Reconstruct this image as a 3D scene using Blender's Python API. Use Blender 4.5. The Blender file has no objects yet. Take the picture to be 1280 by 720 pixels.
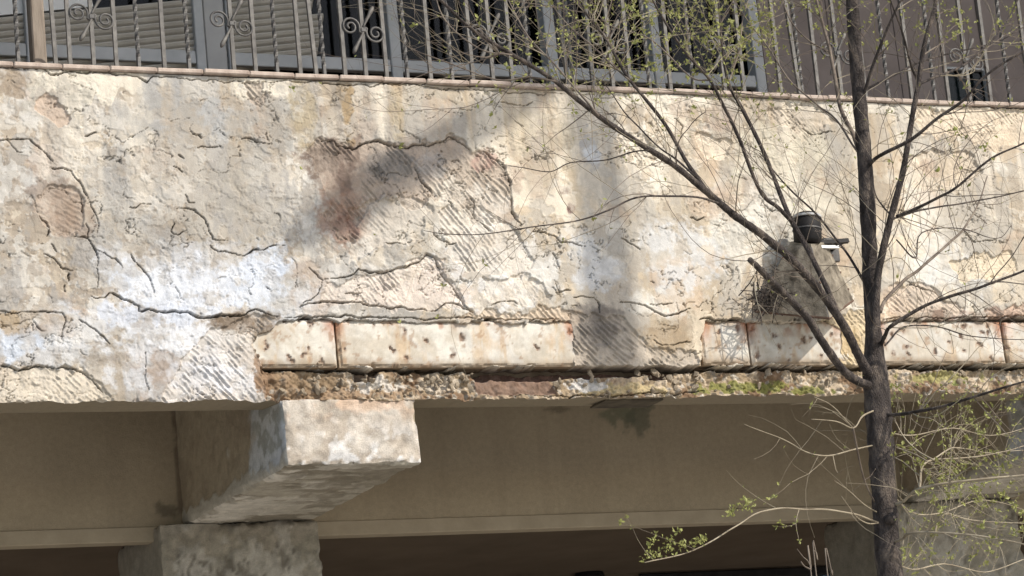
import bpy, math, random
import numpy as np
from mathutils import Vector, Matrix

random.seed(7)
rng = np.random.RandomState(11)
S = bpy.context.scene
COL = S.collection
R = math.radians

# ------------------------------------------------------------------ camera
YAW, PITCH, ROLL = 0.44204, 0.23509, -0.10251
FPX = 3426.5                      # focal length in pixels of a 1280 wide picture
ZC = 4.07                         # height of the wall point at the picture centre
DIST = 10.6
_f = np.array([math.sin(YAW)*math.cos(PITCH), math.cos(YAW)*math.cos(PITCH), math.sin(PITCH)])
_r0 = np.array([math.cos(YAW), -math.sin(YAW), 0.0])
_u0 = np.cross(_r0, _f)
_r = _r0*math.cos(ROLL) + _u0*math.sin(ROLL)
_u = -_r0*math.sin(ROLL) + _u0*math.cos(ROLL)
CAM = np.array([0, 0, ZC]) - DIST*_f
cd = bpy.data.cameras.new('camera')
cam = bpy.data.objects.new('camera', cd)
COL.objects.link(cam)
cd.sensor_width = 36.0
cd.lens = 36.0*FPX/1280.0
cd.clip_end = 3000
M = Matrix((( _r[0], _u[0], -_f[0], CAM[0]), (_r[1], _u[1], -_f[1], CAM[1]), (_r[2], _u[2], -_f[2], CAM[2]), (0, 0, 0, 1)))
cam.matrix_world = M
S.camera = cam

# ------------------------------------------------------------------ sky and sun
SUN_AZ, SUN_EL = 36.0, 39.0       # to the right of the wall's normal, above the horizon
w = bpy.data.worlds.new('World'); S.world = w; w.use_nodes = True
nt = w.node_tree
sky = nt.nodes.new('ShaderNodeTexSky'); sky.sky_type = 'NISHITA'; sky.sun_disc = False
sky.sun_elevation = R(SUN_EL); sky.sun_rotation = R(180-SUN_AZ)
sky.air_density = 1.0; sky.dust_density = 1.5
nt.nodes['Background'].inputs['Strength'].default_value = 0.15
nt.links.new(sky.outputs[0], nt.nodes['Background'].inputs['Color'])
sd = bpy.data.lights.new('sun', 'SUN'); sd.energy = 3.3; sd.angle = R(0.53); sd.color = (1.0, 0.945, 0.86)
sun = bpy.data.objects.new('sun', sd); COL.objects.link(sun)
SUNV = Vector((math.sin(R(SUN_AZ))*math.cos(R(SUN_EL)), -math.cos(R(SUN_AZ))*math.cos(R(SUN_EL)), math.sin(R(SUN_EL))))
sun.rotation_euler = SUNV.to_track_quat('Z', 'Y').to_euler()
sun.location = SUNV*30
vs = S.view_settings
vs.view_transform = 'Standard'; vs.look = 'None'; vs.gamma = 1.0; vs.exposure = 0.50
S.render.engine = 'CYCLES'

# ------------------------------------------------------------------ measuring and helpers
def at(px, py, Y):
    """world point on the vertical plane at depth Y seen at a photograph pixel (used to measure real positions)"""
    d = _f + _r*((px-640)/FPX) + _u*((360-py)/FPX)
    t = (Y-CAM[1])/d[1]
    return CAM + d*t
def X(px, py, Y=0.0): return at(px, py, Y)[0]
def Z(px, py, Y=0.0): return at(px, py, Y)[2]
def W(pts): return [(at(a, b, 0.0)[0], at(a, b, 0.0)[2]) for a, b in pts]

def mesh_obj(name, verts, faces, mat=None, parent=None, smooth=False, cols=None, loc=None):
    me = bpy.data.meshes.new(name)
    me.from_pydata([tuple(map(float, v)) for v in verts], [], [tuple(f) for f in faces])
    me.update()
    if smooth: me.polygons.foreach_set('use_smooth', [True]*len(me.polygons))
    if mat: me.materials.append(mat)
    o = bpy.data.objects.new(name, me); COL.objects.link(o)
    if loc is not None: o.location = loc
    if parent: o.parent = parent
    return o
def link_mesh(name, me, parent=None, M4=None):
    o = bpy.data.objects.new(name, me); COL.objects.link(o)
    if parent: o.parent = parent
    if M4 is not None: o.matrix_local = M4
    return o
def empty(name, label=None, cat=None, group=None, kind=None):
    o = bpy.data.objects.new(name, None); COL.objects.link(o); o.empty_display_size = 0.2
    tag(o, label, cat, group, kind); return o
def tag(o, label=None, cat=None, group=None, kind=None):
    if label: o['label'] = label
    if cat: o['category'] = cat
    if group: o['group'] = group
    if kind: o['kind'] = kind
    return o

class MB:
    """collects simple shapes for one mesh"""
    def __init__(s): s.v = []; s.f = []
    def add(s, v, f):
        b = len(s.v); s.v += [tuple(p) for p in v]; s.f += [tuple(i+b for i in q) for q in f]
    def box(s, x0, x1, y0, y1, z0, z1, bev=0.0):
        if bev <= 0:
            v = [(x0,y0,z0),(x1,y0,z0),(x1,y1,z0),(x0,y1,z0),(x0,y0,z1),(x1,y0,z1),(x1,y1,z1),(x0,y1,z1)]
            s.add(v, [(0,3,2,1),(4,5,6,7),(0,1,5,4),(1,2,6,5),(2,3,7,6),(3,0,4,7)]); return
        b = bev; v = []; 
        for (sx, sy, sz) in [(i, j, k) for k in (0, 1) for j in (0, 1) for i in (0, 1)]:
            xx, yy, zz = (x0, x1)[sx], (y0, y1)[sy], (z0, z1)[sz]
            dx, dy, dz = (b, -b)[sx], (b, -b)[sy], (b, -b)[sz]
            v += [(xx, yy+dy, zz+dz), (xx+dx, yy, zz+dz), (xx+dx, yy+dy, zz)]
        def i(a, b_, c, k): return (c*4+b_*2+a)*3+k
        F = []
        F.append((i(0,0,0,0), i(0,0,1,0), i(0,1,1,0), i(0,1,0,0))); F.append((i(1,0,0,0), i(1,1,0,0), i(1,1,1,0), i(1,0,1,0)))
        F.append((i(0,0,0,1), i(1,0,0,1), i(1,0,1,1), i(0,0,1,1))); F.append((i(0,1,0,1), i(0,1,1,1), i(1,1,1,1), i(1,1,0,1)))
        F.append((i(0,0,0,2), i(0,1,0,2), i(1,1,0,2), i(1,0,0,2))); F.append((i(0,0,1,2), i(1,0,1,2), i(1,1,1,2), i(0,1,1,2)))
        for a in (0, 1):
            for c in (0, 1):
                F.append((i(0,a,c,1), i(1,a,c,1), i(1,a,c,2), i(0,a,c,2)))
                F.append((i(a,0,c,0), i(a,1,c,0), i(a,1,c,2), i(a,0,c,2)))
                F.append((i(a,c,0,0), i(a,c,1,0), i(a,c,1,1), i(a,c,0,1)))
        for a in (0, 1):
            for b_ in (0, 1):
                for c in (0, 1): F.append((i(a,b_,c,0), i(a,b_,c,1), i(a,b_,c,2)))
        s.add(v, F)
    def tube(s, pts, rad, n=6, cap=True, twist=0.0, square=False):
        pts = [np.array(p, float) for p in pts]; m = len(pts)
        if np.isscalar(rad): rad = [rad]*m
        base = len(s.v); ref = np.array([0.13, -0.97, 0.21])
        for k in range(m):
            t = pts[min(k+1, m-1)]-pts[max(k-1, 0)]; t /= (np.linalg.norm(t)+1e-9)
            a = np.cross(t, ref); 
            if np.linalg.norm(a) < 1e-3: a = np.cross(t, np.array([1, 0, 0]))
            a /= np.linalg.norm(a); b = np.cross(t, a)
            for j in range(n):
                an = 2*math.pi*j/n + twist*k + (math.pi/4 if square else 0)
                s.v.append(tuple(pts[k]+rad[k]*(math.cos(an)*a+math.sin(an)*b)))
        for k in range(m-1):
            for j in range(n):
                j2 = (j+1) % n
                s.f.append((base+k*n+j, base+k*n+j2, base+(k+1)*n+j2, base+(k+1)*n+j))
        if cap:
            s.f.append(tuple(base+j for j in range(n))[::-1]); s.f.append(tuple(base+(m-1)*n+j for j in range(n)))
    def build(s, name, mat, parent=None, smooth=False):
        o = mesh_obj(name, s.v, s.f, mat, parent, smooth)
        import bmesh
        bm = bmesh.new(); bm.from_mesh(o.data); bmesh.ops.recalc_face_normals(bm, faces=bm.faces); bm.to_mesh(o.data); bm.free()
        return o

# ---- numpy noise
T2 = rng.rand(256, 256); T3 = rng.rand(64, 64, 64)
def sm(t): return t*t*t*(t*(t*6-15)+10)
def vn(x, y, s=0):
    x = x+s*17.31; y = y+s*9.77
    ix = np.floor(x).astype(int); iy = np.floor(y).astype(int); fx = sm(x-ix); fy = sm(y-iy)
    a = T2[iy & 255, ix & 255]; b = T2[iy & 255, (ix+1) & 255]; c = T2[(iy+1) & 255, ix & 255]; d = T2[(iy+1) & 255, (ix+1) & 255]
    return (a*(1-fx)+b*fx)*(1-fy)+(c*(1-fx)+d*fx)*fy
def fbm(x, y, o=4, s=0, g=0.5):
    t = 0; a = 1; n = 0
    for k in range(o):
        t = t+a*vn(x*2**k*1.01+k*3.3, y*2**k*1.01-k*5.1, s+k); n += a; a *= g
    return t/n
def vn3(x, y, z, s=0):
    x = x+s*7.31; y = y+s*3.77; z = z+s*5.13
    ix = np.floor(x).astype(int); iy = np.floor(y).astype(int); iz = np.floor(z).astype(int)
    fx = sm(x-ix); fy = sm(y-iy); fz = sm(z-iz); r = 0
    for a in (0, 1):
        for b in (0, 1):
            for c in (0, 1):
                r = r+T3[(ix+a) & 63, (iy+b) & 63, (iz+c) & 63]*(fx if a else 1-fx)*(fy if b else 1-fy)*(fz if c else 1-fz)
    return r
def fbm3(p, sc, o=4, s=0):
    t = 0; a = 1; n = 0
    for k in range(o):
        q = p*sc*2**k; t = t+a*vn3(q[..., 0], q[..., 1], q[..., 2], s+k*2); n += a; a *= .5
    return t/n
def worley(x, y, s=0):
    ix = np.floor(x).astype(int); iy = np.floor(y).astype(int)
    f1 = np.full(x.shape, 9.0); f2 = np.full(x.shape, 9.0); cid = np.zeros(x.shape)
    for a in (-1, 0, 1):
        for b in (-1, 0, 1):
            jx = (ix+a+s*13) & 255; jy = (iy+b+s*29) & 255
            d = np.hypot(ix+a+T2[jy, jx]-x, iy+b+T2[jx, jy]-y)
            m = d < f1
            f2 = np.where(m, f1, np.minimum(f2, d)); cid = np.where(m, T2[(jy*7) & 255, (jx*3) & 255], cid); f1 = np.where(m, d, f1)
    return f1, f2, cid
def ss(a, b, x): 
    t = np.clip((x-a)/(b-a), 0, 1); return t*t*(3-2*t)

# ------------------------------------------------------------------ materials
def new_mat(name):
    m = bpy.data.materials.new(name); m.use_nodes = True
    return m, m.node_tree, m.node_tree.nodes['Principled BSDF']
def N(nt, t, **k):
    n = nt.nodes.new(t)
    for a, b in k.items():
        if a in n.inputs.keys(): n.inputs[a].default_value = b
        else: setattr(n, a, b)
    return n
def relief_mat(name, rough=0.9, bump=0.25, fine=260.0, vary=0.18):
    """colour from the mesh's own 'tint' attribute, broken up by grain; fine relief by bump"""
    m, nt, p = new_mat(name); L = nt.links.new
    at_ = N(nt, 'ShaderNodeAttribute', attribute_name='tint')
    tc = N(nt, 'ShaderNodeTexCoord')
    n1 = N(nt, 'ShaderNodeTexNoise', Scale=fine, Detail=4.0, Roughness=0.7); L(tc.outputs['Object'], n1.inputs['Vector'])
    n2 = N(nt, 'ShaderNodeTexNoise', Scale=fine*0.17, Detail=5.0, Roughness=0.65); L(tc.outputs['Object'], n2.inputs['Vector'])
    mx = N(nt, 'ShaderNodeMath', operation='ADD'); L(n1.outputs['Fac'], mx.inputs[0]); L(n2.outputs['Fac'], mx.inputs[1])
    mr = N(nt, 'ShaderNodeMapRange'); mr.inputs[1].default_value = .6; mr.inputs[2].default_value = 1.4
    mr.inputs[3].default_value = 1-vary; mr.inputs[4].default_value = 1+vary
    L(mx.outputs[0], mr.inputs[0])
    vm = N(nt, 'ShaderNodeVectorMath', operation='SCALE'); L(at_.outputs['Color'], vm.inputs[0]); L(mr.outputs[0], vm.inputs['Scale'])
    L(vm.outputs[0], p.inputs['Base Color'])
    b = N(nt, 'ShaderNodeBump', Strength=bump, Distance=0.004); L(mx.outputs[0], b.inputs['Height']); L(b.outputs[0], p.inputs['Normal'])
    p.inputs['Roughness'].default_value = rough; p.inputs['Specular IOR Level'].default_value = 0.2
    return m
def noise_mat(name, c1, c2, scale=8.0, rough=0.8, metal=0.0, bump=0.15, detail=6.0, bdist=0.003, c3=None, spec=0.3, stretch=None):
    m, nt, p = new_mat(name); L = nt.links.new
    tc = N(nt, 'ShaderNodeTexCoord')
    src = tc.outputs['Object']
    if stretch:
        mp = N(nt, 'ShaderNodeMapping'); mp.inputs['Scale'].default_value = stretch; L(src, mp.inputs['Vector']); src = mp.outputs[0]
    n = N(nt, 'ShaderNodeTexNoise', Scale=scale, Detail=detail, Roughness=0.62); L(src, n.inputs['Vector'])
    cr = N(nt, 'ShaderNodeValToRGB'); e = cr.color_ramp.elements
    e[0].position = .32; e[1].position = .68; e[0].color = (*c1, 1); e[1].color = (*c2, 1)
    if c3: k = e.new(.5); k.color = (*c3, 1)
    L(n.outputs['Fac'], cr.inputs[0]); L(cr.outputs[0], p.inputs['Base Color'])
    n2 = N(nt, 'ShaderNodeTexNoise', Scale=scale*9, Detail=4.0); L(src, n2.inputs['Vector'])
    b = N(nt, 'ShaderNodeBump', Strength=bump, Distance=bdist); L(n2.outputs['Fac'], b.inputs['Height']); L(b.outputs[0], p.inputs['Normal'])
    p.inputs['Roughness'].default_value = rough; p.inputs['Metallic'].default_value = metal; p.inputs['Specular IOR Level'].default_value = spec
    return m
MAT = {}
MAT['plaster'] = relief_mat('weathered_plaster', bump=.35)
MAT['slab'] = relief_mat('stone_slab', rough=.75, bump=.15, vary=.10)
MAT['pillar'] = relief_mat('pillar_plaster', bump=.9, fine=190, vary=.3)
MAT['soffit'] = noise_mat('soffit_paint', (.285, .238, .168), (.345, .290, .210), 3.0, .9, bump=.35, c3=(.315, .264, .188))
MAT['soffit_lip'] = noise_mat('soffit_lip_paint', (.29, .242, .172), (.355, .30, .218), 9.0, .9, bump=.3)
MAT['core'] = noise_mat('parapet_core', (.12, .095, .07), (.2, .16, .12), 20, .95)
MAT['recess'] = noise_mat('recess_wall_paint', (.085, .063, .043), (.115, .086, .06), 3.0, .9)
MAT['tile'] = noise_mat('coping_tile', (.22, .165, .13), (.47, .39, .325), 22.0, .8, bump=.5, c3=(.36, .285, .235))
MAT['iron'] = noise_mat('grey_painted_iron', (.075, .069, .062), (.18, .168, .15), 30.0, .55, bump=.2, c3=(.125, .116, .104))
MAT['iron_dark'] = noise_mat('dark_painted_iron', (.05, .047, .045), (.16, .15, .135), 25.0, .5, bump=.2, c3=(.09, .085, .08))
MAT['frame'] = noise_mat('grey_window_frame', (.34, .348, .345), (.43, .435, .43), 9.0, .5, bump=.05)
MAT['frame2'] = noise_mat('grey_pilaster_sheet', (.31, .305, .295), (.38, .375, .36), 4.0, .5, bump=.05)
MAT['wood'] = noise_mat('weathered_wood', (.17, .135, .105), (.31, .26, .21), 10.0, .85, bump=.4, stretch=(6, 6, .6))
MAT['slat'] = noise_mat('blind_slat', (.34, .315, .27), (.45, .42, .365), 6.0, .6, bump=.05)
MAT['sheet'] = noise_mat('mauve_sheet', (.17, .138, .122), (.25, .205, .182), 3.5, .75, bump=.1)
MAT['room'] = noise_mat('dark_room', (.035, .031, .028), (.06, .052, .046), 3.0, .9)
MAT['white'] = noise_mat('white_board', (.6, .6, .58), (.72, .72, .7), 3.0, .6)
MAT['black'] = noise_mat('black_metal', (.008, .007, .007), (.022, .02, .019), 12.0, .6, bump=.3, spec=.15)
MAT['hood'] = noise_mat('grey_hood_metal', (.05, .040, .028), (.30, .262, .20), 17.0, .85, bump=.8, c3=(.165, .14, .105))
MAT['hood_rust'] = noise_mat('hood_inside', (.07, .04, .028), (.15, .095, .065), 12.0, .8, bump=.3)
MAT['bark'] = noise_mat('tree_bark', (.022, .016, .012), (.17, .135, .105), 34.0, .9, bump=1.0, bdist=.012, c3=(.060, .048, .042), stretch=(1, 1, .4))
MAT['twig'] = noise_mat('twig_bark', (.09, .068, .052), (.22, .18, .135), 14.0, .8, bump=.3, c3=(.14, .11, .085))
MAT['shoot'] = noise_mat('young_shoot_bark', (.17, .135, .09), (.34, .29, .205), 14.0, .75, bump=.2)
MAT['ground'] = noise_mat('ground_paving', (.36, .335, .29), (.48, .45, .40), 1.2, .95, bump=.3, bdist=.01)
MAT['stone'] = noise_mat('rubble_stone', (.17, .13, .085), (.40, .335, .255), 17.0, .9, bump=.6, c3=(.28, .225, .16))
MAT['concrete_pole'] = noise_mat('pole_concrete', (.30, .29, .27), (.42, .41, .385), 6.0, .9)
def glass_mat(name, tint=(.5, .55, .55), refl=1.0):
    m, nt, p = new_mat(name); L = nt.links.new
    nt.nodes.remove(p)
    tr = N(nt, 'ShaderNodeBsdfTransparent'); tr.inputs[0].default_value = (*tint, 1)
    gl = N(nt, 'ShaderNodeBsdfGlossy'); gl.inputs['Roughness'].default_value = .03; gl.inputs[0].default_value = (.95, .97, 1, 1)
    fr = N(nt, 'ShaderNodeFresnel'); fr.inputs[0].default_value = 1.2
    mx = N(nt, 'ShaderNodeMixShader'); L(fr.outputs[0], mx.inputs[0]); L(tr.outputs[0], mx.inputs[1]); L(gl.outputs[0], mx.inputs[2])
    L(mx.outputs[0], nt.nodes['Material Output'].inputs['Surface'])
    return m
MAT['glass'] = glass_mat('window_glass', (.42, .44, .43))
MAT['glass_blue'] = glass_mat('blue_window_glass', (.16, .22, .27))
def leaf_mat():
    m, nt, p = new_mat('young_leaf'); L = nt.links.new
    g = N(nt, 'ShaderNodeNewGeometry')
    cr = N(nt, 'ShaderNodeValToRGB'); e = cr.color_ramp.elements
    e[0].color = (.20, .20, .055, 1); e[1].color = (.40, .41, .13, 1)
    L(g.outputs['Random Per Island'], cr.inputs[0]); L(cr.outputs[0], p.inputs['Base Color'])
    p.inputs['Roughness'].default_value = .6
    tl = N(nt, 'ShaderNodeBsdfTranslucent'); L(cr.outputs[0], tl.inputs[0])
    mx = N(nt, 'ShaderNodeMixShader'); mx.inputs[0].default_value = .35
    L(p.outputs[0], mx.inputs[1]); L(tl.outputs[0], mx.inputs[2]); L(mx.outputs[0], nt.nodes['Material Output'].inputs['Surface'])
    return m
MAT['leaf'] = leaf_mat()

# ------------------------------------------------------------------ ground (below the picture; lights the soffit)
g = mesh_obj('ground', [(-900, -900, 0), (900, -900, 0), (900, 900, 0), (-900, 900, 0)], [(0, 1, 2, 3)], MAT['ground'])
tag(g, kind='structure')

# ================================================================== parapet
ZT = Z(640, 112.6)               # underside of the coping tiles
ZB = Z(640, 497.5)               # bottom edge of the parapet
ZCOP = Z(640, 105.6)             # top of the coping tiles
XL, XR = X(0, 300), X(1280, 300)
parapet = empty('balcony_parapet', 'crumbling cream plaster balcony parapet with peeled patches, stone band and coping tiles', 'parapet')
parapet.location = (0, 0, 0)

def axis(lo, hi, a, b, fine, coarse):
    l = np.arange(lo, a, coarse); m = np.arange(a, b, fine); h = np.arange(b, hi+coarse*.5, coarse)
    return np.concatenate([l, m, h])
gx = axis(XL-5.0, XR+5.0, XL-.15, XR+.15, .0029, .04)
gz = np.linspace(ZB, ZT, int((ZT-ZB)/.0029)+1)
GX, GZ = np.meshgrid(gx, gz)
H = np.zeros_like(GX)

def seg_window(pts, pad):
    xs = [p[0] for p in pts]; zs = [p[1] for p in pts]
    i0 = np.searchsorted(gx, min(xs)-pad); i1 = np.searchsorted(gx, max(xs)+pad)
    j0 = np.searchsorted(gz, min(zs)-pad); j1 = np.searchsorted(gz, max(zs)+pad)
    return slice(max(j0, 0), max(j1, 1)), slice(max(i0, 0), max(i1, 1))
WX = GX+.012*(fbm(GX*22, GZ*22, 4, 3)-.5)*2
WZ = GZ+.012*(fbm(GX*22, GZ*22, 4, 8)-.5)*2
def poly_sd(pts, pad=.06, warp=1.0):
    """signed distance (inside positive) within a window"""
    sl = seg_window(pts, pad); x = GX[sl]+(WX[sl]-GX[sl])*warp; z = GZ[sl]+(WZ[sl]-GZ[sl])*warp
    d = np.full(x.shape, 9.0); ins = np.zeros(x.shape, bool); n = len(pts)
    for k in range(n):
        (x0, z0), (x1, z1) = pts[k], pts[(k+1) % n]
        dx, dz = x1-x0, z1-z0; t = np.clip(((x-x0)*dx+(z-z0)*dz)/(dx*dx+dz*dz+1e-12), 0, 1)
        d = np.minimum(d, np.hypot(x-x0-t*dx, z-z0-t*dz))
        if z0 != z1: ins ^= ((z0 > z) != (z1 > z)) & (x < (x1-x0)*(z-z0)/(z1-z0)+x0)
    return sl, np.where(ins, d, -d)

# ---- broad relief of the skin
low = fbm(GX*2.1, GZ*2.1, 3, 1); mid = fbm(GX*9, GZ*9, 4, 2); fin = fbm(GX*48, GZ*48, 3, 4)
H += .012 + .012*(low-.5) + .0032*(mid-.5) + .0012*(fin-.5)
# peeled paint films: thin terraces with their own colours
t1 = fbm(GX*4.6+.4*mid, GZ*4.6, 6, 21, .58); t2 = fbm(GX*6.5, GZ*5.5+.3*mid, 6, 31, .6); t3 = fbm(GX*3.0, GZ*3.4, 6, 41, .6)
film1 = ss(.50, .512, t1); film2 = ss(.54, .552, t2); film3 = ss(.47, .482, t3)
H += .0016*film1 + .0012*film2 + .0022*film3
flk = fbm(GX*15+.8*mid, GZ*17, 5, 45, .62); flz = ss(.40, .58, fbm(GX*2.3, GZ*2.6, 4, 46))
film4 = ss(.50, .515, flk); film5 = ss(.58, .592, fbm(GX*27, GZ*24, 4, 47, .6))
H += flz*(.0026*film4+.0016*film5)
# ridged hairline network
rdg = np.abs(fbm(GX*7+.6*mid, GZ*8, 5, 48, .55)-.5); hair = ss(.0075, .0035, rdg)*ss(.54, .64, fbm(GX*3.1, GZ*3.7, 3, 49))
rdg2 = np.abs(fbm(GX*13+.5*mid, GZ*15, 4, 43, .55)-.5); hair = np.maximum(hair, ss(.010, .005, rdg2)*ss(.56, .64, fbm(GX*4.3, GZ*4.9, 4, 44)))
H -= .009*hair
rough_zone = ss(.5, .6, fbm(GX*1.7, GZ*2.2, 4, 51))
H += rough_zone*.003*(np.abs(fbm(GX*24, GZ*30, 4, 55)-.5)*2-.25)

# ---- base colours of the skin
def mixc(C, col, m): return C*(1-m[..., None])+np.array(col)*m[..., None]
C = np.zeros(GX.shape+(3,)); C[:] = (.50, .43, .335)
C = mixc(C, (.575, .505, .405), ss(.42, .58, low))
C = mixc(C, (.43, .365, .285), .85*(1-film1))
C = mixc(C, (.60, .55, .47), .7*film2)
C = mixc(C, (.40, .375, .335), .65*(1-film3)*ss(.4, .6, mid))
C = mixc(C, (.34, .295, .24), .7*rough_zone*ss(.45, .65, fbm(GX*13, GZ*13, 5, 57)))
C = mixc(C, (.62, .585, .52), .6*flz*film4); C = mixc(C, (.36, .30, .23), .55*flz*film5)
C = C*(.78+.44*fbm(GX*5.2, GZ*5.8, 6, 58, .68))[..., None]
C = C*(1-.5*hair)[..., None]
gr = fbm(GX*2.6+.5*mid, GZ*2.0, 6, 38, .62); gr2 = fbm(GX*6.0, GZ*4.0+.4*mid, 6, 39, .66)
C = mixc(C, (.33, .29, .235), .50*ss(.50, .66, gr)); C = mixc(C, (.37, .35, .32), .65*ss(.50, .62, gr2))
C = mixc(C, (.63, .60, .545), .60*ss(.46, .34, gr)*ss(.42, .55, fbm(GX*11, GZ*11, 5, 37, .66)))
C = mixc(C, (.46, .34, .25), .35*ss(.60, .70, fbm(GX*4+7, GZ*4, 5, 36, .62)))
warm = ss(-1.3, .5, GX+.5*(low-.5))[..., None]      # the limewash is greyer at the left, creamier at the right
C = C*(np.array((.80, .80, .805))*(1-warm)+np.array((1.02, .995, .945))*warm)
# rain streaks below the coping
st = fbm(GX*13+.5*mid, GZ*1.1, 4, 61); st2 = fbm(GX*9, GZ*.8, 4, 66); top = ss(ZT-.75, ZT-.1, GZ)
C = mixc(C, (.33, .29, .24), .70*ss(.50, .66, st)*top)
C = mixc(C, (.66, .59, .48), .6*ss(.56, .68, st2)*top)
C = mixc(C, (.38, .29, .185), .50*ss(.56, .72, fbm(GX*12+9, GZ*.9, 4, 68))*ss(ZT-.5, ZT-.1, GZ))

dl_ = .035+.16*np.clip(fbm(GX*7, GX*0+2.2, 4, 63, .6)-.42, 0, 1)*2.2+.02*fbm(GX*40, GZ*6, 3, 64)
drip = ss(dl_+.003, dl_-.003, ZT-GZ)*ss(.40, .46, fbm(GX*2.4, GX*0+6.1, 2, 65))
C = mixc(C, (.60, .545, .45), .8*drip); H += .0012*drip
dl2 = .10+.55*np.clip(fbm(GX*10, GX*0+4.2, 4, 69, .62)-.46, 0, 1)*2.4; run = ss(dl2+.05, dl2-.05, ZT-GZ)*ss(.50, .60, fbm(GX*10, GX*0+4.2, 4, 69, .62))
C = mixc(C, (.36, .33, .285), .55*run*(.6+.4*film2))
# ---- stains and repairs with a shape of their own: (px, py, rx, ry, colour, strength)
BL = [
 (160,352,26,22,(.74,.76,.79),.9),(212,362,48,24,(.80,.80,.80),.95),(262,368,48,34,(.76,.77,.79),.9),(325,352,38,44,(.66,.70,.76),.9),
 (178,402,66,22,(.70,.72,.76),.8),(110,420,60,30,(.64,.63,.61),.6),(230,455,70,44,(.66,.655,.65),.65),(60,440,60,30,(.62,.61,.59),.55),(350,380,50,30,(.64,.64,.63),.6),(240,340,110,34,(.66,.66,.66),.5),(245,432,44,34,(.72,.71,.70),.8),(25,430,34,18,(.66,.69,.73),.85),(285,470,50,34,(.66,.65,.64),.7),
 (95,410,30,16,(.62,.59,.54),.7),(200,128,26,40,(.46,.45,.43),.7),(268,142,20,34,(.56,.56,.55),.75),(240,150,70,46,(.50,.475,.43),.6),
 (335,230,26,64,(.46,.44,.41),.7),(300,250,50,70,(.52,.475,.40),.55),(150,255,44,64,(.50,.475,.43),.6),(70,250,36,28,(.36,.285,.225),.7),
 (90,275,22,18,(.33,.25,.19),.6),(12,104,26,22,(.40,.315,.225),.75),(46,118,18,26,(.54,.50,.42),.6),(95,125,22,40,(.53,.49,.41),.6),
 (190,205,22,18,(.50,.405,.32),.5),(205,462,18,26,(.41,.325,.25),.8),(12,402,30,14,(.50,.385,.25),.8),(60,398,26,9,(.48,.38,.27),.6),
 (310,404,46,14,(.30,.235,.165),.8),(335,430,16,40,(.35,.27,.195),.7),(412,205,38,28,(.245,.175,.135),.85),(448,188,16,16,(.27,.20,.16),.7),
 (428,262,28,48,(.41,.30,.225),.8),(425,285,24,20,(.40,.275,.21),.7),(490,212,46,34,(.42,.385,.345),.6),(430,130,9,60,(.48,.345,.185),.75),
 (376,140,15,46,(.53,.44,.29),.6),(418,120,7,50,(.36,.315,.26),.6),(494,145,10,36,(.54,.45,.31),.6),(350,150,18,50,(.45,.425,.38),.5),
 (600,340,70,54,(.70,.68,.64),.75),(655,335,46,50,(.72,.69,.63),.7),(560,270,70,60,(.64,.59,.50),.5),(850,325,60,56,(.76,.74,.70),.8),
 (820,380,50,18,(.72,.68,.60),.7),(740,330,34,66,(.66,.66,.65),.6),(735,180,16,40,(.46,.455,.45),.65),(740,195,14,12,(.68,.68,.67),.7),
 (660,155,40,40,(.62,.54,.41),.6),(690,180,30,50,(.58,.505,.385),.6),(640,215,18,24,(.55,.43,.34),.6),(712,262,7,11,(.20,.10,.09),.9),
 (705,240,12,8,(.36,.26,.21),.6),(855,135,26,14,(.52,.40,.31),.5),(895,150,26,18,(.54,.42,.33),.5),(910,240,28,26,(.58,.46,.35),.5),
 (980,200,70,60,(.66,.60,.47),.6),(940,300,60,40,(.70,.66,.57),.6),(1010,250,50,40,(.70,.64,.52),.6),(1150,235,60,30,(.68,.62,.52),.5),
 (1180,330,60,36,(.70,.68,.63),.6),(1160,210,22,12,(.52,.37,.28),.6),(1250,190,40,30,(.60,.48,.34),.55),(1110,210,26,20,(.56,.42,.28),.5),
 (735,425,38,34,(.30,.265,.225),.75),(820,418,44,20,(.47,.38,.27),.8),(790,450,70,12,(.50,.42,.32),.5),(705,398,30,9,(.30,.21,.14),.85),
 (745,392,24,10,(.28,.225,.18),.7),(500,372,90,12,(.60,.50,.41),.6),(545,345,20,18,(.56,.44,.37),.6),(600,405,40,12,(.58,.45,.33),.5),
 (1060,425,34,30,(.56,.45,.28),.7),(1215,395,70,10,(.38,.26,.20),.75),(1150,395,40,10,(.36,.26,.19),.6),
]
for bx_, by_, rx, ry, col, s_ in BL:
    c = at(bx_, by_, 0.0); sx = rx/300.; sz = ry/315.
    sl = seg_window([(c[0]-sx*1.5, c[2]-sz*1.5), (c[0]+sx*1.5, c[2]+sz*1.5)], .02)
    x, z = GX[sl], GZ[sl]
    wob = (fbm(x*7+bx_, z*7, 6, 71, .68)-.5)*2.9+(fbm(x*40, z*40, 3, 72)-.5)*.8
    d = np.hypot((x-c[0])/sx, (z-c[2])/sz)+wob*.75
    mott = .80+.36*fbm(x*26, z*26, 5, 73, .65)
    cc_ = np.array(col)*((.70 if max(col) > .72 else .80) if max(col) > .58 else .68)*mott[..., None]
    a_ = (s_*ss(1.05, .66, d)*(.40+.60*ss(.40, .54, fbm(x*17, z*17, 6, 74, .66))))[..., None]
    C[sl] = C[sl]*(1-a_)+cc_*a_

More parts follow.
